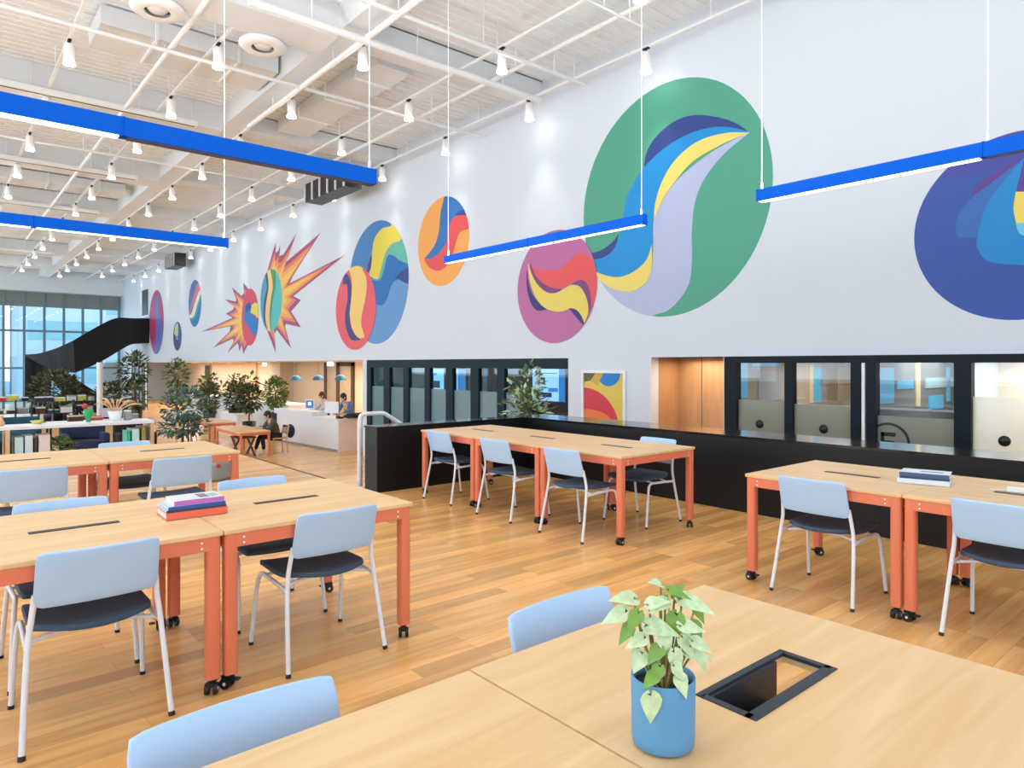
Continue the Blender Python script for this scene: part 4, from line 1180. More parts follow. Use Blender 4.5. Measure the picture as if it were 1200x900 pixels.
# ================================================================== STAIR
o = thing('black_staircase', 'black steel staircase with solid sides turning down from the mural wall', 'staircase', (6.0, 43.6, LOW))
base = Vector((6.0, 43.6, LOW))
def ST(x, y, Y): return atY(x, y, Y)-base
def band(name, top, bot, th, mk):
    """a solid sheet between two picture-measured curves standing in the room"""
    A = cr(top, 5); B_ = cr(bot, 5)
    b = MB(); n = len(A)
    off = Vector((0, th, 0))
    vs = A+B_+[p+off for p in A]+[p+off for p in B_]
    fs = []
    for i in range(n-1):
        fs += [(i, n+i, n+i+1, i+1), (2*n+i, 2*n+i+1, 3*n+i+1, 3*n+i), (i, i+1, 2*n+i+1, 2*n+i), (n+i, 3*n+i, 3*n+i+1, n+i+1)]
    fs += [(0, 2*n, 3*n, n), (n-1, 2*n-1, 4*n-1, 3*n-1)]
    b.add(vs, fs, M[mk]); return b.build(name, o)
band('upper_side', [ST(176.5, 373, 42.3), ST(157, 373, 42.3), ST(135, 373, 42.3), ST(110, 385, 42.2), ST(86, 399, 42.0)],
     [ST(176.5, 402, 42.3), ST(157, 403, 42.3), ST(145, 408, 42.3), ST(118, 424, 42.2), ST(88, 437, 42.0)], .12, 'black')
band('upper_side', [ST(170, 375, 44.2), ST(157, 375, 44.2), ST(137, 375, 44.2), ST(112, 387, 44.2), ST(86, 401, 44.2)],
     [ST(170, 402, 44.2), ST(157, 402, 44.2), ST(150, 404, 44.2), ST(118, 421, 44.2), ST(88, 436, 44.2)], .12, 'black')
band('turning_side', [ST(86, 399, 42.0), ST(66, 408, 42.4), ST(46, 414, 43.4), ST(29, 415.5, 44.4)], [ST(88, 437, 42.0), ST(68, 434, 42.4), ST(48, 427, 43.4), ST(30, 417, 44.4)], .12, 'black')
band('turning_side', [ST(29, 415.5, 44.4), ST(30, 416, 44.8), ST(44, 416, 45.6), ST(60, 418, 45.6)], [ST(29, 467, 44.4), ST(30, 467, 44.8), ST(44, 467, 45.6), ST(60, 467, 45.6)], .12, 'charcoal')
band('lower_side', [ST(62, 416, 43.2), ST(70, 429, 42.8), ST(92, 446, 42.6), ST(117, 462, 42.6)], [ST(62, 440, 43.2), ST(72, 458, 42.8), ST(94, 476, 42.6), ST(117, 490, 42.6)], .12, 'black')
b = MB()
for k in range(12):      # treads of the upper flight
    t = k/11
    p = ST(150-62*t, 402+32*t, 42.35); b.box((p.x-.16, p.y, p.z), (p.x+.16, p.y+1.85, p.z+.08), M['black'])
p = ST(165, 402, 42.35); b.box((p.x-.75, p.y, p.z), (p.x+.3, p.y+1.85, p.z+.12), M['black'])
for k in range(9):
    t = k/8
    p = ST(66+48*t, 446+40*t, 42.75); b.box((p.x-.2, p.y, p.z), (p.x+.2, p.y+1.6, p.z+.08), M['black'])
b.build('treads', o)
b = MB(); p = ST(84, 412, 42.7)
MB().cbox((p.x, p.y+.5, p.z), (.5, .2, .12), mat('violet_glow', (92, 92, 190), .5, emit=.6)).build('step_light', o)

# ================================================================== FAR LOUNGE AND DISPLAY (lower floor, behind the bookcase)
def display_table(x, y, L_, label, top='whitemat', h=.76, d=.9, rz=0):
    o = thing('display_table', label, 'table', (x, y, LOW), rz)
    MB().box((-L_/2, -d/2, h-.05), (L_/2, d/2, h), M[top]).build('tabletop', o)
    for sx_ in (-1, 1):
        for sy_ in (-1, 1): MB().box((sx_*L_/2, sy_*d/2, 0), (sx_*(L_/2-.06), sy_*(d/2-.06), h-.05), M['plastic']).build('leg', o)
    return o
display_table(4.1, 26.0, 2.6, 'white display table of goods beyond the bookcase')
def monitor(x, y, w_, h, label, rz=0, z=LOW+.76, k='whitemat'):
    o = thing('monitor', label, 'monitor', (x, y, z), rz)
    MB().box((-w_/2, -.02, .10), (w_/2, .02, .10+h), M[k]).build('panel', o)
    MB().box((-.03, .02, 0), (.03, .05, .3), M['grey']).box((-.12, -.06, 0), (.12, .1, .012), M['grey']).build('stand', o)
monitor(4.5, 25.8, .66, .30, 'white wide monitor on the display table before the dark shrubs', k='lilac')
def crate(x, y, s, label, k, z=LOW+.76):
    o = thing('carton', label, 'box', (x, y, z))
    MB().box((-s[0]/2, -s[1]/2, 0), (s[0]/2, s[1]/2, s[2]), M[k]).build('carton_body', o)
    MB().box((-s[0]/2-.004, -s[1]/2-.004, s[2]*.8), (s[0]/2+.004, s[1]/2+.004, s[2]), M['whitemat' if k != 'whitemat' else 'lilac']).build('lid', o)
crate(3.5, 25.7, (.4, .3, .22), 'dark brown carton on the display table beyond the bookcase', 'dwood')
crate(4.05, 25.6, (.36, .3, .16), 'red carton on the display table beyond the bookcase', 'red')
crate(5.1, 25.7, (.36, .3, .20), 'grey green carton at the right end of the display table beyond the bookcase', 'grey')
def sofa(x, y, L_, label, k, rz=0):
    o = thing('sofa', label, 'sofa', (x, y, LOW), rz)
    MB().box((-L_/2, -.42, .12), (L_/2, .42, .42), M[k]).build('seat', o, bevel=.04)
    MB().box((-L_/2, .24, .42), (L_/2, .44, .86), M[k]).build('backrest', o, bevel=.05)
    for s in (-1, 1): MB().box((s*L_/2, -.42, .12), (s*(L_/2-.18), .42, .62), M[k]).build('armrest', o, bevel=.04)
    for sx_ in (-1, 1):
        for sy_ in (-1, 1): MB().tube([(sx_*(L_/2-.1), sy_*.34, 0), (sx_*(L_/2-.1), sy_*.34, .13)], .025, M['plastic'], 8).build('leg', o)
sofa(1.75, 27.5, 2.0, 'teal sofa far left beyond the display tables', 'tealcloth')
def lounge_chair(x, y, label, k, rz=0, z=LOW):
    o = thing('lounge_chair', label, 'chair', (x, y, z), rz)
    MB().box((-.28, -.26, .38), (.28, .28, .46), M[k]).build('seat', o, bevel=.03)
    MB().grid(lambda u, v: ((u-.5)*.56, .28-.05*(1-(2*u-1)**2)*-1+.08*v, .46+.42*v), 8, 4, .03, M[k]).build('backrest', o)
    for sx_ in (-1, 1):
        for sy_ in (-1, 1): MB().tube([(sx_*.27, sy_*.26, 0), (sx_*.22, sy_*.2, .39)], .016, M['pale_wood'], 8).build('leg', o)
lounge_chair(1.35, 18.6, 'dark lounge chair at the far left edge beyond the bookcase', 'blackcloth', .3)
p = atz(258, 563, 0)
o = thing('tote_bag', 'grey tote bag with a red bundle on the floor beyond the back left table', 'bag', (p.x, p.y, 0), .4)
MB().grid(lambda u, v: (.17*math.cos(2*PI*u)*(1-.15*v), .07*math.sin(2*PI*u), .24*v+.01), 20, 5, .012, M['grey']).build('bag_body', o)
MB().ball((-.06, 0, .20), .075, M['red'], 12).build('bundle', o)
MB().tube(cr([(-.1, 0, .23), (-.08, 0, .36), (.08, 0, .36), (.1, 0, .23)], 6), .008, M['grey'], 6).build('handle', o)
# racks of goods beyond the bookcase
def rack(px, py, z, L_, label, seed, ztop=.02, d=.5):
    p = atz(px, py, z)
    o = thing('goods_rack', label, 'shelf', (p.x, p.y, LOW))
    H_ = ztop-LOW
    for sx_ in (-1, 0, 1): MB().box((sx_*(L_/2)-.02, -d/2, 0), (sx_*(L_/2)+.02, d/2, H_), M['plastic']).build('upright', o)
    zs = [.12, H_*.5, H_-.05]
    for q in zs: MB().box((-L_/2, -d/2, q-.02), (L_/2, d/2, q), M['dwood' if seed % 2 else 'plastic']).build('shelf', o)
    rnd = random.Random(seed)
    cols = ['whitemat', 'lilac', 'red', 'navy', 'grey', 'dwood', 'yellow', 'whitemat', 'tealcloth', 'plastic']
    nm = {'whitemat': 'white', 'lilac': 'pale lilac', 'red': 'red', 'navy': 'navy', 'grey': 'grey', 'dwood': 'brown', 'yellow': 'lime yellow', 'tealcloth': 'teal', 'plastic': 'black'}
    used = set()
    for lv, q in (('middle shelf', zs[1]), ('top shelf', zs[2])):
        x = -L_/2+.12
        i = 0
        while x < L_/2-.3:
            w_ = rnd.uniform(.22, .42); k = cols[rnd.randrange(len(cols))]; hh = rnd.uniform(.14, .3)
            gname = 'goods cartons on the %s of the %s' % (lv, label.split(' beyond')[0])
            c = thing('carton', '%s carton on the %s of the %s' % (nm[k], lv, label.split(' beyond')[0]), 'box', (p.x+x+w_/2, p.y, LOW+q), 0, gname)
            MB().box((-w_/2, -.16, 0), (w_/2, .16, hh), M[k]).build('carton_body', c)
            MB().box((-w_/2-.003, -.163, hh*.82), (w_/2+.003, .163, hh+.004), M['whitemat' if k not in ('whitemat', 'lilac') else 'grey']).build('lid', c)
            x += w_+rnd.uniform(.03, .12)
rack(18, 490, -.75, 1.6, 'black goods rack beyond the bookcase at the left edge', 3)
rack(62, 489, -.75, 1.5, 'dark wood goods rack beyond the bookcase middle', 5, -.02)
rack(98, 486, -.8, 1.5, 'narrow black goods rack beyond the green vase', 8, -.1)
p = atz(99, 513, -.62); sofa(p.x, p.y, 1.15, 'small navy sofa seen between the bookcase shelves', 'navy')
p = atz(140, 513, -.62); sofa(p.x+.4, p.y, 1.0, 'dark sofa seen through the bookcase right of the navy one', 'blackcloth')
# greenery under and around the stair
shrub('dense_shrub', 'large dense dark shrub under the black staircase, left one', 'plant', (4.35, 37.6, LOW), [((0, 0, 1.35), 1.0, 900, (1.05, .7, .95)), ((.5, .1, .8), .8, 300, (1, .7, .8))], (.45, .5, .5, 'plastic'), leafsize=.22, mts=('leafshade', 'leafolive'), seed=2)
shrub('dense_shrub', 'large dense dark shrub under the black staircase, right one', 'plant', (6.45, 36.4, LOW), [((0, 0, 1.05), .8, 620, (1.0, .7, .9))], (.4, .45, .5, 'plastic'), leafsize=.22, mts=('leafshade', 'leafolive'), seed=3)
shrub('palm_tree', 'tall feathery indoor palm behind the bookcase right end', 'tree', (6.75, 33.6, LOW), [((0, 0, 2.35), .72, 300, (.8, .8, 1.0)), ((.1, 0, 1.2), .6, 130, (.7, .7, 1.1))], (.3, .36, .5, 'dwood'), [([(0, 0, .3), (.05, 0, 1.2), (0, 0, 2.2)], .05)], leafsize=.26, mts=('leafolive', 'leafshade', 'leafdark'), seed=4)
shrub('fig_tree', 'potted indoor tree with blue green leaves right of the bookcase', 'tree', (5.88, 22.2, LOW), [((0, 0, 1.35), 0.66, 360, (1.05, .9, .85)), ((-.1, 0, .72), .60, 230, (1.25, .8, .45))], (.26, .30, .16, 'dwood'), [([(-.09, 0, .1), (-.08, 0, .5), (-.03, 0, 1.1)], .035), ([(.09, 0, .1), (.06, 0, .5), (.06, 0, 1.2)], .03)], leafsize=.19, mts=('leafteal', 'leafdark', 'leafteal'), seed=5)
shrub('tall_plant', 'tall pale leaved plant before the lobby opening left end', 'tree', (8.75, 34.5, LOW), [((0, 0, 2.1), .62, 260, (.8, .8, 1.1)), ((0, 0, 1.1), .45, 90, (.8, .8, 1))], (.3, .34, .5, 'white'), [([(0, 0, .3), (0, 0, 1), (.03, 0, 1.9)], .04)], leafsize=.24, mts=('leafolive', 'leafpale', 'leafdark'), seed=6)
shrub('leafy_plant', 'tall leafy plant behind the return of the black low wall', 'plant', (7.6, 8.55, LOW), [((0, 0, 1.75), .42, 260, (1, 1, 1.1)), ((0, 0, 2.25), .28, 90, (1, 1, 1.2)), ((0, 0, 1.25), .38, 120, (1, 1, .8))], (.2, .24, .42, 'plastic'), [([(0, 0, .3), (.02, 0, 1.0), (0, 0, 1.9)], .022), ([(.05, .04, .3), (.09, .04, 1.0), (.15, .02, 1.7)], .016)], leafsize=.14, mts=('leafolive', 'leafpale', 'leafdark'), seed=7)

# ================================================================== LOBBY
o = thing('reception_desk', 'white angled reception desk with raised counter under the mural wall', 'desk', (9.2, 18.7, LOW))
def dk(x, y): return (x-9.2, y-18.7, 0)
b = MB(); b.prism([dk(9.16, 18.72), dk(8.92, 22.8), dk(9.5, 22.83), dk(9.72, 18.75)][::-1], (0, 0, .95), M['whitemat']); b.build('desk_body', o)
b = MB(); b.prism([dk(9.17, 18.70), dk(10.9, 18.86), dk(10.9, 19.5), dk(9.17, 19.35)], (0, 0, .95), mat('pale_pink_white_panel', (236, 228, 226), .5)); b.build('side_panel', o)
b = MB(); P = [dk(9.02, 20.25), dk(8.86, 22.9), dk(9.4, 22.93), dk(9.56, 20.28)][::-1]
b.prism([Vector(p)+Vector((0, 0, .95)) for p in P], (0, 0, .16), M['whitemat']); b.build('raised_counter', o)
b = MB(); P = [dk(9.10, 18.66), dk(9.04, 20.22), dk(9.75, 20.25), dk(9.8, 19.5), dk(10.95, 19.55), dk(10.95, 18.8)][::-1]
b.prism([Vector(p)+Vector((0, 0, .95)) for p in P], (0, 0, .035), M['white']); b.build('worktop', o)
b = MB(); P = [dk(9.19, 18.74), dk(8.95, 22.78), dk(9.0, 22.78), dk(9.24, 18.76)]
b.prism([Vector(p)+Vector((-.035, 0, 0)) for p in P], (0, 0, .07), M['grey']); b.build('plinth', o)
def imac(x, y, rz, label):
    o = thing('desktop_computer', label, 'computer', (x, y, LOW+.985), rz)
    MB().box((-.27, -.012, .1), (.27, .012, .46), M['whitemat']).build('screen_shell', o)
    MB().box((-.25, .012, .17), (.25, .014, .44), mat('blue_desktop_picture', (60, 104, 170), .4, emit=.3)).build('screen_face', o)
    MB().box((-.06, -.1, 0), (.06, .08, .012), M['white']).box((-.05, -.02, 0), (.05, .012, .14), M['white']).build('stand', o)
imac(9.45, 19.75, -1.15, 'white desktop computer on the reception desk worktop')
o = thing('desktop_computer', 'tilted white framed blue screen on the raised reception counter', 'computer', (9.3, 21.0, LOW+1.11), PI/2+.35)
MB().box((-.2, -.015, .05), (.2, .015, .36), M['white']).build('screen_shell', o)
MB().box((-.17, .015, .08), (.17, .017, .33), mat('blue_desktop_picture_two', (70, 112, 180), .4, emit=.4)).box((-.06, .016, .17), (.06, .019, .27), M['screen']).build('screen_face', o)
MB().box((-.08, -.08, 0), (.08, .06, .012), M['white']).box((-.04, -.03, 0), (.04, .0, .1), M['white']).build('stand', o)
# black bag on the desk end
o = thing('black_bag', 'black bag slumped over the reception desk end', 'bag', (9.75, 18.72, LOW+.99))
MB().grid(lambda u, v: ((u-.5)*.72, (v-.5)*.42, .025+.13*math.sin(PI*u)**.6*math.sin(PI*v)**.6+.02*math.sin(9*u)), 14, 8, .03, M['blackcloth']).build('bag_body', o)
MB().tube(cr([(-.02, -.2, .04), (0, -.27, 0), (.01, -.28, -.2), (.03, -.28, -.42)], 6), .022, M['blackcloth'], 8).build('strap', o)
o = thing('desk_phone', 'small dark desk phone on the reception worktop', 'phone', (9.28, 18.85, LOW+.985))
MB().cbox((0, 0, .025), (.16, .18, .05), M['plastic']).build('phone_body', o); MB().cbox((-.05, 0, .065), (.045, .2, .03), M['plastic']).build('handset', o)
# pendants over the desk
for k, (px, nm) in enumerate(((347, 'left one'), (373, 'middle one'), (399, 'right one'))):
    p = atX(px, 445.5, 11)
    o = thing('dome_pendant', 'small teal blue dome pendant over the reception desk, %s' % nm, 'pendant light', (p.x, p.y, p.z), 0, 'dome pendants over reception')
    pr = [(.21*math.cos(a), .19*math.sin(a)) for a in [PI/2*i/8 for i in range(8)]]+[(.02, .20)]
    MB().lathe(pr, mat('teal_enamel', (34, 116, 150), .3) if 'teal_enamel' not in bpy.data.materials else bpy.data.materials['teal_enamel'], 20).build('lamp_shade', o)
    MB().tube([(0, 0, .19), (0, 0, BULK-p.z)], .006, M['plastic'], 6).build('cord', o)
    MB().ball((0, 0, .06), .05, M['soft'], 10).build('bulb', o)
# dark framed glazed door in the lobby back wall
o = struct(MB().box((13.92, 27.0, LOW), (13.99, 27.22, BULK-.03), M['dwood']).box((13.92, 28.35, LOW), (13.99, 28.65, BULK-.03), M['dwood']).box((13.92, 29.65, LOW), (13.99, 29.9, BULK-.03), M['dwood']).box((13.92, 27.0, BULK-.2), (13.99, 28.5, BULK-.03), M['dwood']).build('door_4'))
for y0, y1 in ((27.22, 28.35), (28.65, 29.65)): MB().box((13.95, y0, LOW), (13.97, y1, BULK-.2), mat('beige_door_glass', (196, 170, 134), .3, noise=.2, nscale=1.5)).build('door_pane', o)
def exit_sign(px, py, X, label):
    p = atX(px, py, X)
    o = thing('exit_sign', label, 'sign', (p.x, p.y, p.z))
    MB().cbox((0, 0, 0), (.05, .5, .16), M['exit']).build('sign_box', o)
    MB().tube([(0, 0, .08), (0, 0, BULK-p.z)], .01, M['plastic'], 6).build('rod', o)
exit_sign(310, 427, 12.2, 'lit pale green sign hanging under the lobby ceiling, left one')
exit_sign(387, 426.4, 12.2, 'lit pale green sign hanging under the lobby ceiling before the dark framed door')
for k, px in enumerate((228, 245, 267, 291, 321)):
    p = atX(px, 426, 12.0)
    o = thing('lobby_downlight', 'small round downlight under the lobby ceiling, %s from the left' % ORD[k].replace('nearest', 'first'), 'ceiling light', (p.x, p.y, BULK-.05), 0, 'lobby downlights')
    MB().lathe([(.16, 0), (.18, 0), (.18, .05), (.16, .05)], M['white'], 16).build('trim_ring', o); MB().lathe([(1e-3, .01), (.16, .01)], M['soft'], 16).build('lens', o)
# planters and plants along the lobby
def counter(x0, y0, x1, y1, h, label, k='whitemat'):
    o = thing('planter_counter', label, 'counter', ((x0+x1)/2, (y0+y1)/2, LOW))
    hx, hy = (x1-x0)/2, (y1-y0)/2
    MB().box((-hx, -hy, 0), (hx, hy, h-.06), M[k]).build('counter_body', o); MB().box((-hx-.03, -hy-.03, h-.06), (hx+.03, hy+.03, h), M['white']).build('counter_top', o)
counter(10.3, 31.0, 11.0, 38.6, 1.05, 'long white counter in the lobby behind the plants')
counter(8.75, 26.3, 9.35, 28.2, .72, 'white planter box in the lobby beside the orange table')
counter(10.4, 25.4, 11.3, 29.4, 1.05, 'pale counter block behind the tall lobby plants')
PL = [(246, 472, 12, 30.6, .40, 'bushy green plant in a dark pot, leftmost of the lobby row'), (276, 470, 12, 27.6, .42, 'bushy green plant in the lobby row behind the white planter'),
      (297, 470, 12, 25.6, .42, 'dark bushy plant in the lobby row above the seated person'), ]
shrub('lobby_plant', 'bushy plant in a dark pot, leftmost of the lobby row', 'plant', (9.1, 30.8, LOW), [((0, 0, 1.15), .5, 460, (.8, .8, 1.3)), ((0, .2, 1.85), .35, 90, (1, 1, 1))], (.22, .26, .6, 'charcoal'), [([(0, 0, .5), (0, 0, 1.2), (0, .1, 1.8)], .03)], leafsize=.2, mts=('leafdark', 'leafolive'), group='lobby plants', seed=11)
shrub('lobby_plant', 'bushy plant standing in the white lobby planter', 'plant', (9.05, 27.2, LOW+.72), [((0, 0, .55), .44, 460, (.9, .9, 1.45)), ((0, .1, 1.15), .3, 80, (1, 1, 1))], (.2, .22, .16, 'plastic'), [([(0, 0, .1), (0, 0, .5), (0, .05, 1.1)], .03)], leafsize=.18, mts=('leafolive', 'leafshade'), group='lobby plants', seed=12)
shrub('lobby_plant', 'dark leafy plant above the seated person in the lobby', 'plant', (8.9, 25.4, LOW), [((0, 0, 1.35), .46, 520, (1.0, 1.0, 1.1)), ((0, -.1, 1.95), .3, 90, (1, 1, 1.2))], (.2, .24, .5, 'plastic'), [([(0, 0, .4), (0, 0, 1.2), (0, 0, 1.8)], .03)], leafsize=.18, mts=('leafolive', 'leafdark', 'leafshade'), group='lobby plants', seed=13)
shrub('lobby_plant', 'green plant beside the left end of the reception desk', 'plant', (9.3, 23.9, LOW), [((0, 0, 1.6), .45, 520, (.85, .85, 1.2))], (.24, .28, .9, 'charcoal'), [([(0, 0, .8), (0, 0, 1.2), (0, 0, 1.6)], .03)], leafsize=.16, mts=('leafdark', 'leafmid', 'leafolive'), group='lobby plants', seed=14)
shrub('lobby_plant', 'small plant on the long white lobby counter', 'plant', (10.55, 36.3, LOW+1.05), [((0, 0, .5), .33, 120, (1, 1, 1.3))], (.14, .17, .2, 'charcoal'), leafsize=.18, mts=('leafdark', 'leafolive'), group='lobby plants', seed=15)
shrub('lobby_plant', 'wide dark plant at the middle of the long lobby counter', 'plant', (10.55, 33.6, LOW+1.05), [((0, 0, .38), .33, 120, (1.3, 1.3, .9))], (.14, .17, .16, 'white'), leafsize=.18, mts=('leafdark', 'leafteal'), group='lobby plants', seed=16)
o = thing('wall_picture', 'small dark picture on the beige lobby back wall', 'picture', (13.86, 47.4, 1.0))
MB().box((0, -.5, -.42), (.03, .5, .42), M['dwood']).build('picture_frame', o); MB().box((-.005, -.42, -.34), (0, .42, .34), M['leafshade']).build('print', o)

# orange tables with trestle legs by the lobby
def bench_table(x, y, L_, label):
    o = thing('trestle_table', label, 'table', (x, y, LOW))
    MB().box((-.42, -L_/2, .70), (.42, L_/2, .74), M['top']).build('tabletop', o, bevel=.004)
    MB().box((-.42, -L_/2, .63), (-.38, L_/2, .70), M['orange']).box((.38, -L_/2, .63), (.42, L_/2, .70), M['orange']).box((-.38, -L_/2, .63), (.38, -L_/2+.04, .70), M['orange']).box((-.38, L_/2-.04, .63), (.38, L_/2, .70), M['orange']).build('apron', o)
    for sx_ in (-1, 1):
        for sy_ in (-1, 1): MB().tube([(sx_*.385, sy_*(L_/2-.035), 0), (sx_*.385, sy_*(L_/2-.035), .70)], .035, M['orange'], 10).build('leg', o)
bench_table(6.85, 20.1, 2.1, 'orange framed table in the lobby where a person sits')
bench_table(7.1, 23.7, 2.1, 'orange framed table in the lobby left of the seated person, farther one')
o = thing('leaning_board', 'dark brown slatted folding stool under the lobby table', 'stool', (6.75, 19.75, LOW))
for s in (-.22, .22):
    MB().tube([(s, -.34, 0), (s*.95, .30, .52)], .03, M['dwood'], 8).build('leg', o); MB().tube([(s, .34, 0), (s*.95, -.30, .52)], .03, M['dwood'], 8).build('leg', o)
MB().box((-.26, -.33, .52), (.26, .33, .55), M['dwood']).build('seat', o)
o.name = 'folding_stool'
def wood_chair(x, y, rz, label):
    o = thing('wooden_chair', label, 'chair', (x, y, LOW), rz)
    MB().box((-.22, -.22, .42), (.22, .22, .46), M['pale_wood']).build('seat', o, bevel=.01)
    MB().grid(lambda u, v: ((u-.5)*.44, -.21-.05*v-.03*(1-(2*u-1)**2), .56+.24*v), 8, 4, .02, M['pale_wood']).build('backrest', o)
    for sx_ in (-1, 1):
        MB().tube([(sx_*.2, .2, 0), (sx_*.19, .19, .42)], .02, M['pale_wood'], 8).build('leg', o)
        MB().tube([(sx_*.2, -.23, 0), (sx_*.19, -.19, .42), (sx_*.19, -.25, .78)], .02, M['pale_wood'], 8).build('leg', o)
wood_chair(7.75, 19.75, PI/2, 'light wooden chair carrying the seated person in the lobby')
lounge_chair(6.35, 23.9, 'dark chair tucked at the farther orange lobby table', 'navy', -PI/2)

# ================================================================== PEOPLE
def skin(name, verts, edges, radii, mt, parent, sub=2):
    me = bpy.data.meshes.new(name); me.from_pydata([tuple(v) for v in verts], edges, [])
    o = bpy.data.objects.new(name, me); COL.objects.link(o)
    o.modifiers.new('skin', 'SKIN')
    for i, r in enumerate(radii):
        sv = me.skin_vertices[0].data[i]; r = r if isinstance(r, tuple) else (r, r); sv.radius = r; sv.use_root = (i == 0)
    s = o.modifiers.new('sub', 'SUBSURF'); s.levels = sub; s.render_levels = sub
    bpy.context.view_layer.update()
    dg = bpy.context.evaluated_depsgraph_get()
    m2 = bpy.data.meshes.new_from_object(o.evaluated_get(dg))
    o.modifiers.clear(); o.data = m2; bpy.data.meshes.remove(me); m2.name = name
    m2.materials.clear(); m2.materials.append(mt)
    for p in m2.polygons: p.use_smooth = True
    o.parent = parent
    return o
def person(label, loc, rz, pose, shirt, trousers, hair, shoe='white', cat='person'):
    """pose: joint name -> (x, y, z); faces +y"""
    o = thing('person', label, cat, loc, rz)
    J = pose
    names = ['pelvis', 'waist', 'chest', 'neck', 'head', 'crown', 'nose']
    V = {n: Vector(J[n]) for n in names[:4]}
    fwd = Vector(J.get('look', (0, 1, 0))).normalized(); up = Vector(J.get('up', (0, 0, 1))).normalized()
    hd = Vector(J['head'])
    V['head'] = hd-up*.03; V['crown'] = hd+up*.075; V['chin'] = hd-up*.085+fwd*.055; V['nose'] = hd+fwd*.10-up*.01
    for s in ('L', 'R'):
        for n in ('shoulder', 'elbow', 'wrist', 'hip', 'knee', 'ankle', 'toe'): V[n+s] = Vector(J[n+s])
    keys = list(V); ix = {k: i for i, k in enumerate(keys)}
    R = dict(pelvis=(.13, .10), waist=(.125, .095), chest=(.15, .105), neck=.05, head=.078, crown=.07, chin=.04, nose=.014,
             shoulderL=.058, shoulderR=.058, elbowL=.04, elbowR=.04, wristL=.028, wristR=.028, hipL=.08, hipR=.08, kneeL=.055, kneeR=.055, ankleL=.036, ankleR=.036, toeL=.034, toeR=.034)
    E_ = [('pelvis', 'waist'), ('waist', 'chest'), ('chest', 'neck'), ('neck', 'head'), ('head', 'crown'), ('head', 'chin'), ('head', 'nose')]
    for s in ('L', 'R'): E_ += [('chest', 'shoulder'+s), ('shoulder'+s, 'elbow'+s), ('elbow'+s, 'wrist'+s), ('pelvis', 'hip'+s), ('hip'+s, 'knee'+s), ('knee'+s, 'ankle'+s), ('ankle'+s, 'toe'+s)]
    verts = [V[k] for k in keys]; edges = [(ix[a], ix[c]) for a, c in E_]; rad = [R[k] for k in keys]
    for s in ('L', 'R'):     # hands: palm, four fingers and a thumb
        wv = V['wrist'+s]; d = (wv-V['elbow'+s]).normalized()
        side = d.cross(Vector((0, 0, 1))); side = side.normalized() if side.length > .1 else Vector((1, 0, 0))
        dn = side.cross(d)*-1
        pi = len(verts); verts.append(wv+d*.07); rad.append((.034, .018)); edges.append((ix['wrist'+s], pi))
        for k, (q, L_) in enumerate(((-1.5, .062), (-.5, .074), (.5, .070), (1.5, .054))):
            a = len(verts); verts.append(verts[pi]+side*(q*.018)+d*.03); rad.append(.0095); edges.append((pi, a))
            c = len(verts); verts.append(verts[a]+d*L_*.55+dn*.012); rad.append(.0085); edges.append((a, c))
            e = len(verts); verts.append(verts[c]+d*L_*.35+dn*.026); rad.append(.007); edges.append((c, e))
        a = len(verts); sg = -1 if s == 'L' else 1
        verts.append(wv+d*.035+side*(sg*.042)); rad.append(.011); edges.append((pi, a))
        c = len(verts); verts.append(wv+d*.075+side*(sg*.056)+dn*.01); rad.append(.009); edges.append((a, c))
    skin('body', verts, edges, rad, M['skin'], o)
    def sub_skin(nm, ks, es, rr, mk): skin(nm, [V[k] if isinstance(k, str) else k for k in ks], es, rr, M[mk], o)
    eL, eR = V['elbowL'].lerp(V['wristL'], .8), V['elbowR'].lerp(V['wristR'], .8)
    sub_skin('shirt', ['pelvis', 'waist', 'chest', V['chest'].lerp(V['neck'], .55), 'shoulderL', 'elbowL', eL, 'shoulderR', 'elbowR', eR],
             [(0, 1), (1, 2), (2, 3), (2, 4), (4, 5), (5, 6), (2, 7), (7, 8), (8, 9)], [(.16, .125), (.155, .12), (.175, .13), .075, .078, .056, .045, .078, .056, .045], shirt)
    aL, aR = V['kneeL'].lerp(V['ankleL'], .9), V['kneeR'].lerp(V['ankleR'], .9)
    sub_skin('trousers', ['pelvis', 'hipL', 'kneeL', aL, 'hipR', 'kneeR', aR], [(0, 1), (1, 2), (2, 3), (0, 4), (4, 5), (5, 6)], [(.155, .12), .10, .074, .054, .10, .074, .054], trousers)
    for s in ('L', 'R'): sub_skin('shoe', [V['ankle'+s]-Vector((0, 0, .02)), 'toe'+s], [(0, 1)], [(.05, .05), (.044, .04)], shoe)
    b = MB()
    Z = up; Yv = fwd-Z*fwd.dot(Z); Yv.normalize(); Xv = Yv.cross(Z)
    Mx = Matrix((Xv, Yv, Z)).transposed().to_4x4(); Mx.translation = hd+up*.035-fwd*.018
    b.ball((0, 0, 0), .108, M[hair], 16, Mx, (.95, 1.02, 1.0)); b.ball((0, -.035, -.07), .085, M[hair], 14, Mx, (1, .8, 1.1))
    b.build('hair', o)
    b = MB()
    for s in (-1, 1):
        b.ball((s*.034, .107, -.03), .011, M['hairk'], 8, Mx); b.ball((s*.09, .02, -.05), .022, M['skin'], 8, Mx, (.4, 1, 1.4))
    b.ball((0, .112, -.095), .02, mat('lips', (178, 104, 96), .5), 8, Mx, (1.2, .4, .35))
    b.build('face_features', o)
    return o
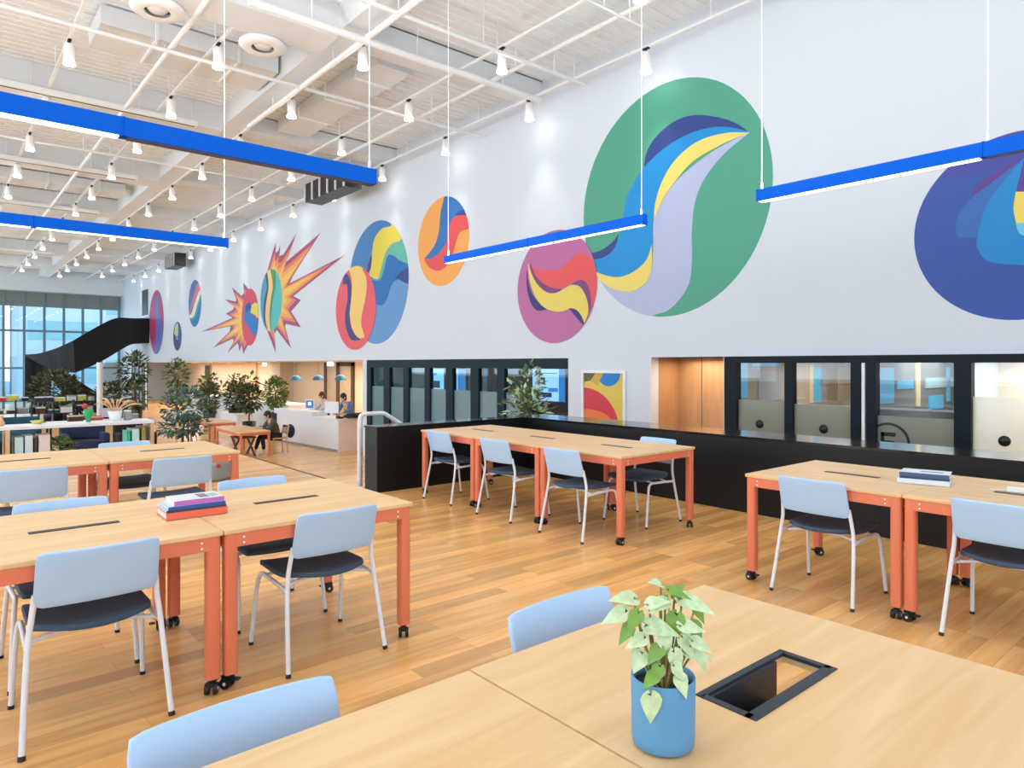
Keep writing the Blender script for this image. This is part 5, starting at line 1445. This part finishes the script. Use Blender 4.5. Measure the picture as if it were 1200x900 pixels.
def standing(lean=0, arms='desk'):
    P = dict(pelvis=(0, 0, .92), waist=(0, .02+lean*.2, 1.06), chest=(0, .04+lean*.6, 1.27), neck=(0, .05+lean*.9, 1.42), head=(0, .08+lean*1.15, 1.545), look=(0, 1, -.45))
    for s, n in ((-1, 'L'), (1, 'R')):
        P['shoulder'+n] = (s*.18, .04+lean*.75, 1.37); P['elbow'+n] = (s*.23, .14+lean*.8, 1.13); P['wrist'+n] = (s*.16, .36+lean*.8, 1.05)
        P['hip'+n] = (s*.09, 0, .88); P['knee'+n] = (s*.10, .02, .48); P['ankle'+n] = (s*.10, -.02, .09); P['toe'+n] = (s*.11, .14, .035)
    return P
person('person with brown hair behind the raised reception counter, looking down', (10.15, 21.55, LOW), PI/2, standing(.1), 'palecloth', 'blackcloth', 'hairb')
person('dark haired person in a blue shirt leaning over the reception worktop', (10.35, 20.15, LOW), PI/2+.2, standing(.24), 'bluecloth', 'blackcloth', 'hairk')
P = dict(pelvis=(0, 0, .52), waist=(0, .03, .66), chest=(0, .14, .86), neck=(0, .22, 1.0), head=(0, .28, 1.11), look=(0, 1, -.5))
for s, n in ((-1, 'L'), (1, 'R')):
    P['shoulder'+n] = (s*.18, .15, .95); P['elbow'+n] = (s*.22, .32, .74); P['wrist'+n] = (s*.12, .52, .78)
    P['hip'+n] = (s*.09, .04, .50); P['knee'+n] = (s*.12, .46, .50); P['ankle'+n] = (s*.13, .50+.08*s, .09); P['toe'+n] = (s*.14, .65+.08*s, .035)
person('person in an olive jacket and white shoes seated at the orange lobby table', (7.72, 19.75, LOW), PI/2, P, 'olive', 'blackcloth', 'hairk')
o = thing('backpack', 'navy backpack hung on the wooden chair behind the seated person', 'backpack', (8.12, 19.72, LOW+.46))
MB().ball((0, 0, .16), .18, M['navy'], 14, None, (.7, 1, 1.15)).build('bag_body', o)
MB().tube(cr([(-.1, .1, .28), (-.16, .1, .34), (-.18, .06, .3)], 5), .018, M['navy'], 8).tube(cr([(-.1, -.1, .28), (-.16, -.1, .34), (-.18, -.06, .3)], 5), .018, M['navy'], 8).build('strap', o)

# side room furniture seen through the glass
o = thing('meeting_table', 'light wooden meeting table seen through the clear glass beside the alcove', 'table', (11.6, 4.85, LOW))
MB().box((-.9, -.5, .96), (.9, .5, 1.0), M['pale_wood']).build('tabletop', o)
for sx_ in (-1, 1):
    for sy_ in (-1, 1): MB().box((sx_*.84, sy_*.45, 0), (sx_*.78, sy_*.39, .96), M['pale_wood']).build('leg', o)
o = thing('pinboard', 'white board on the wall of the glazed room at the right edge', 'board', (10.58, 1.75, .1))
MB().box((-.015, -.75, -.9), (.015, .55, 1.05), M['white']).build('board_panel', o); MB().box((-.02, -.78, -.93), (.012, -.75, 1.08), M['grey']).build('edge_trim', o)
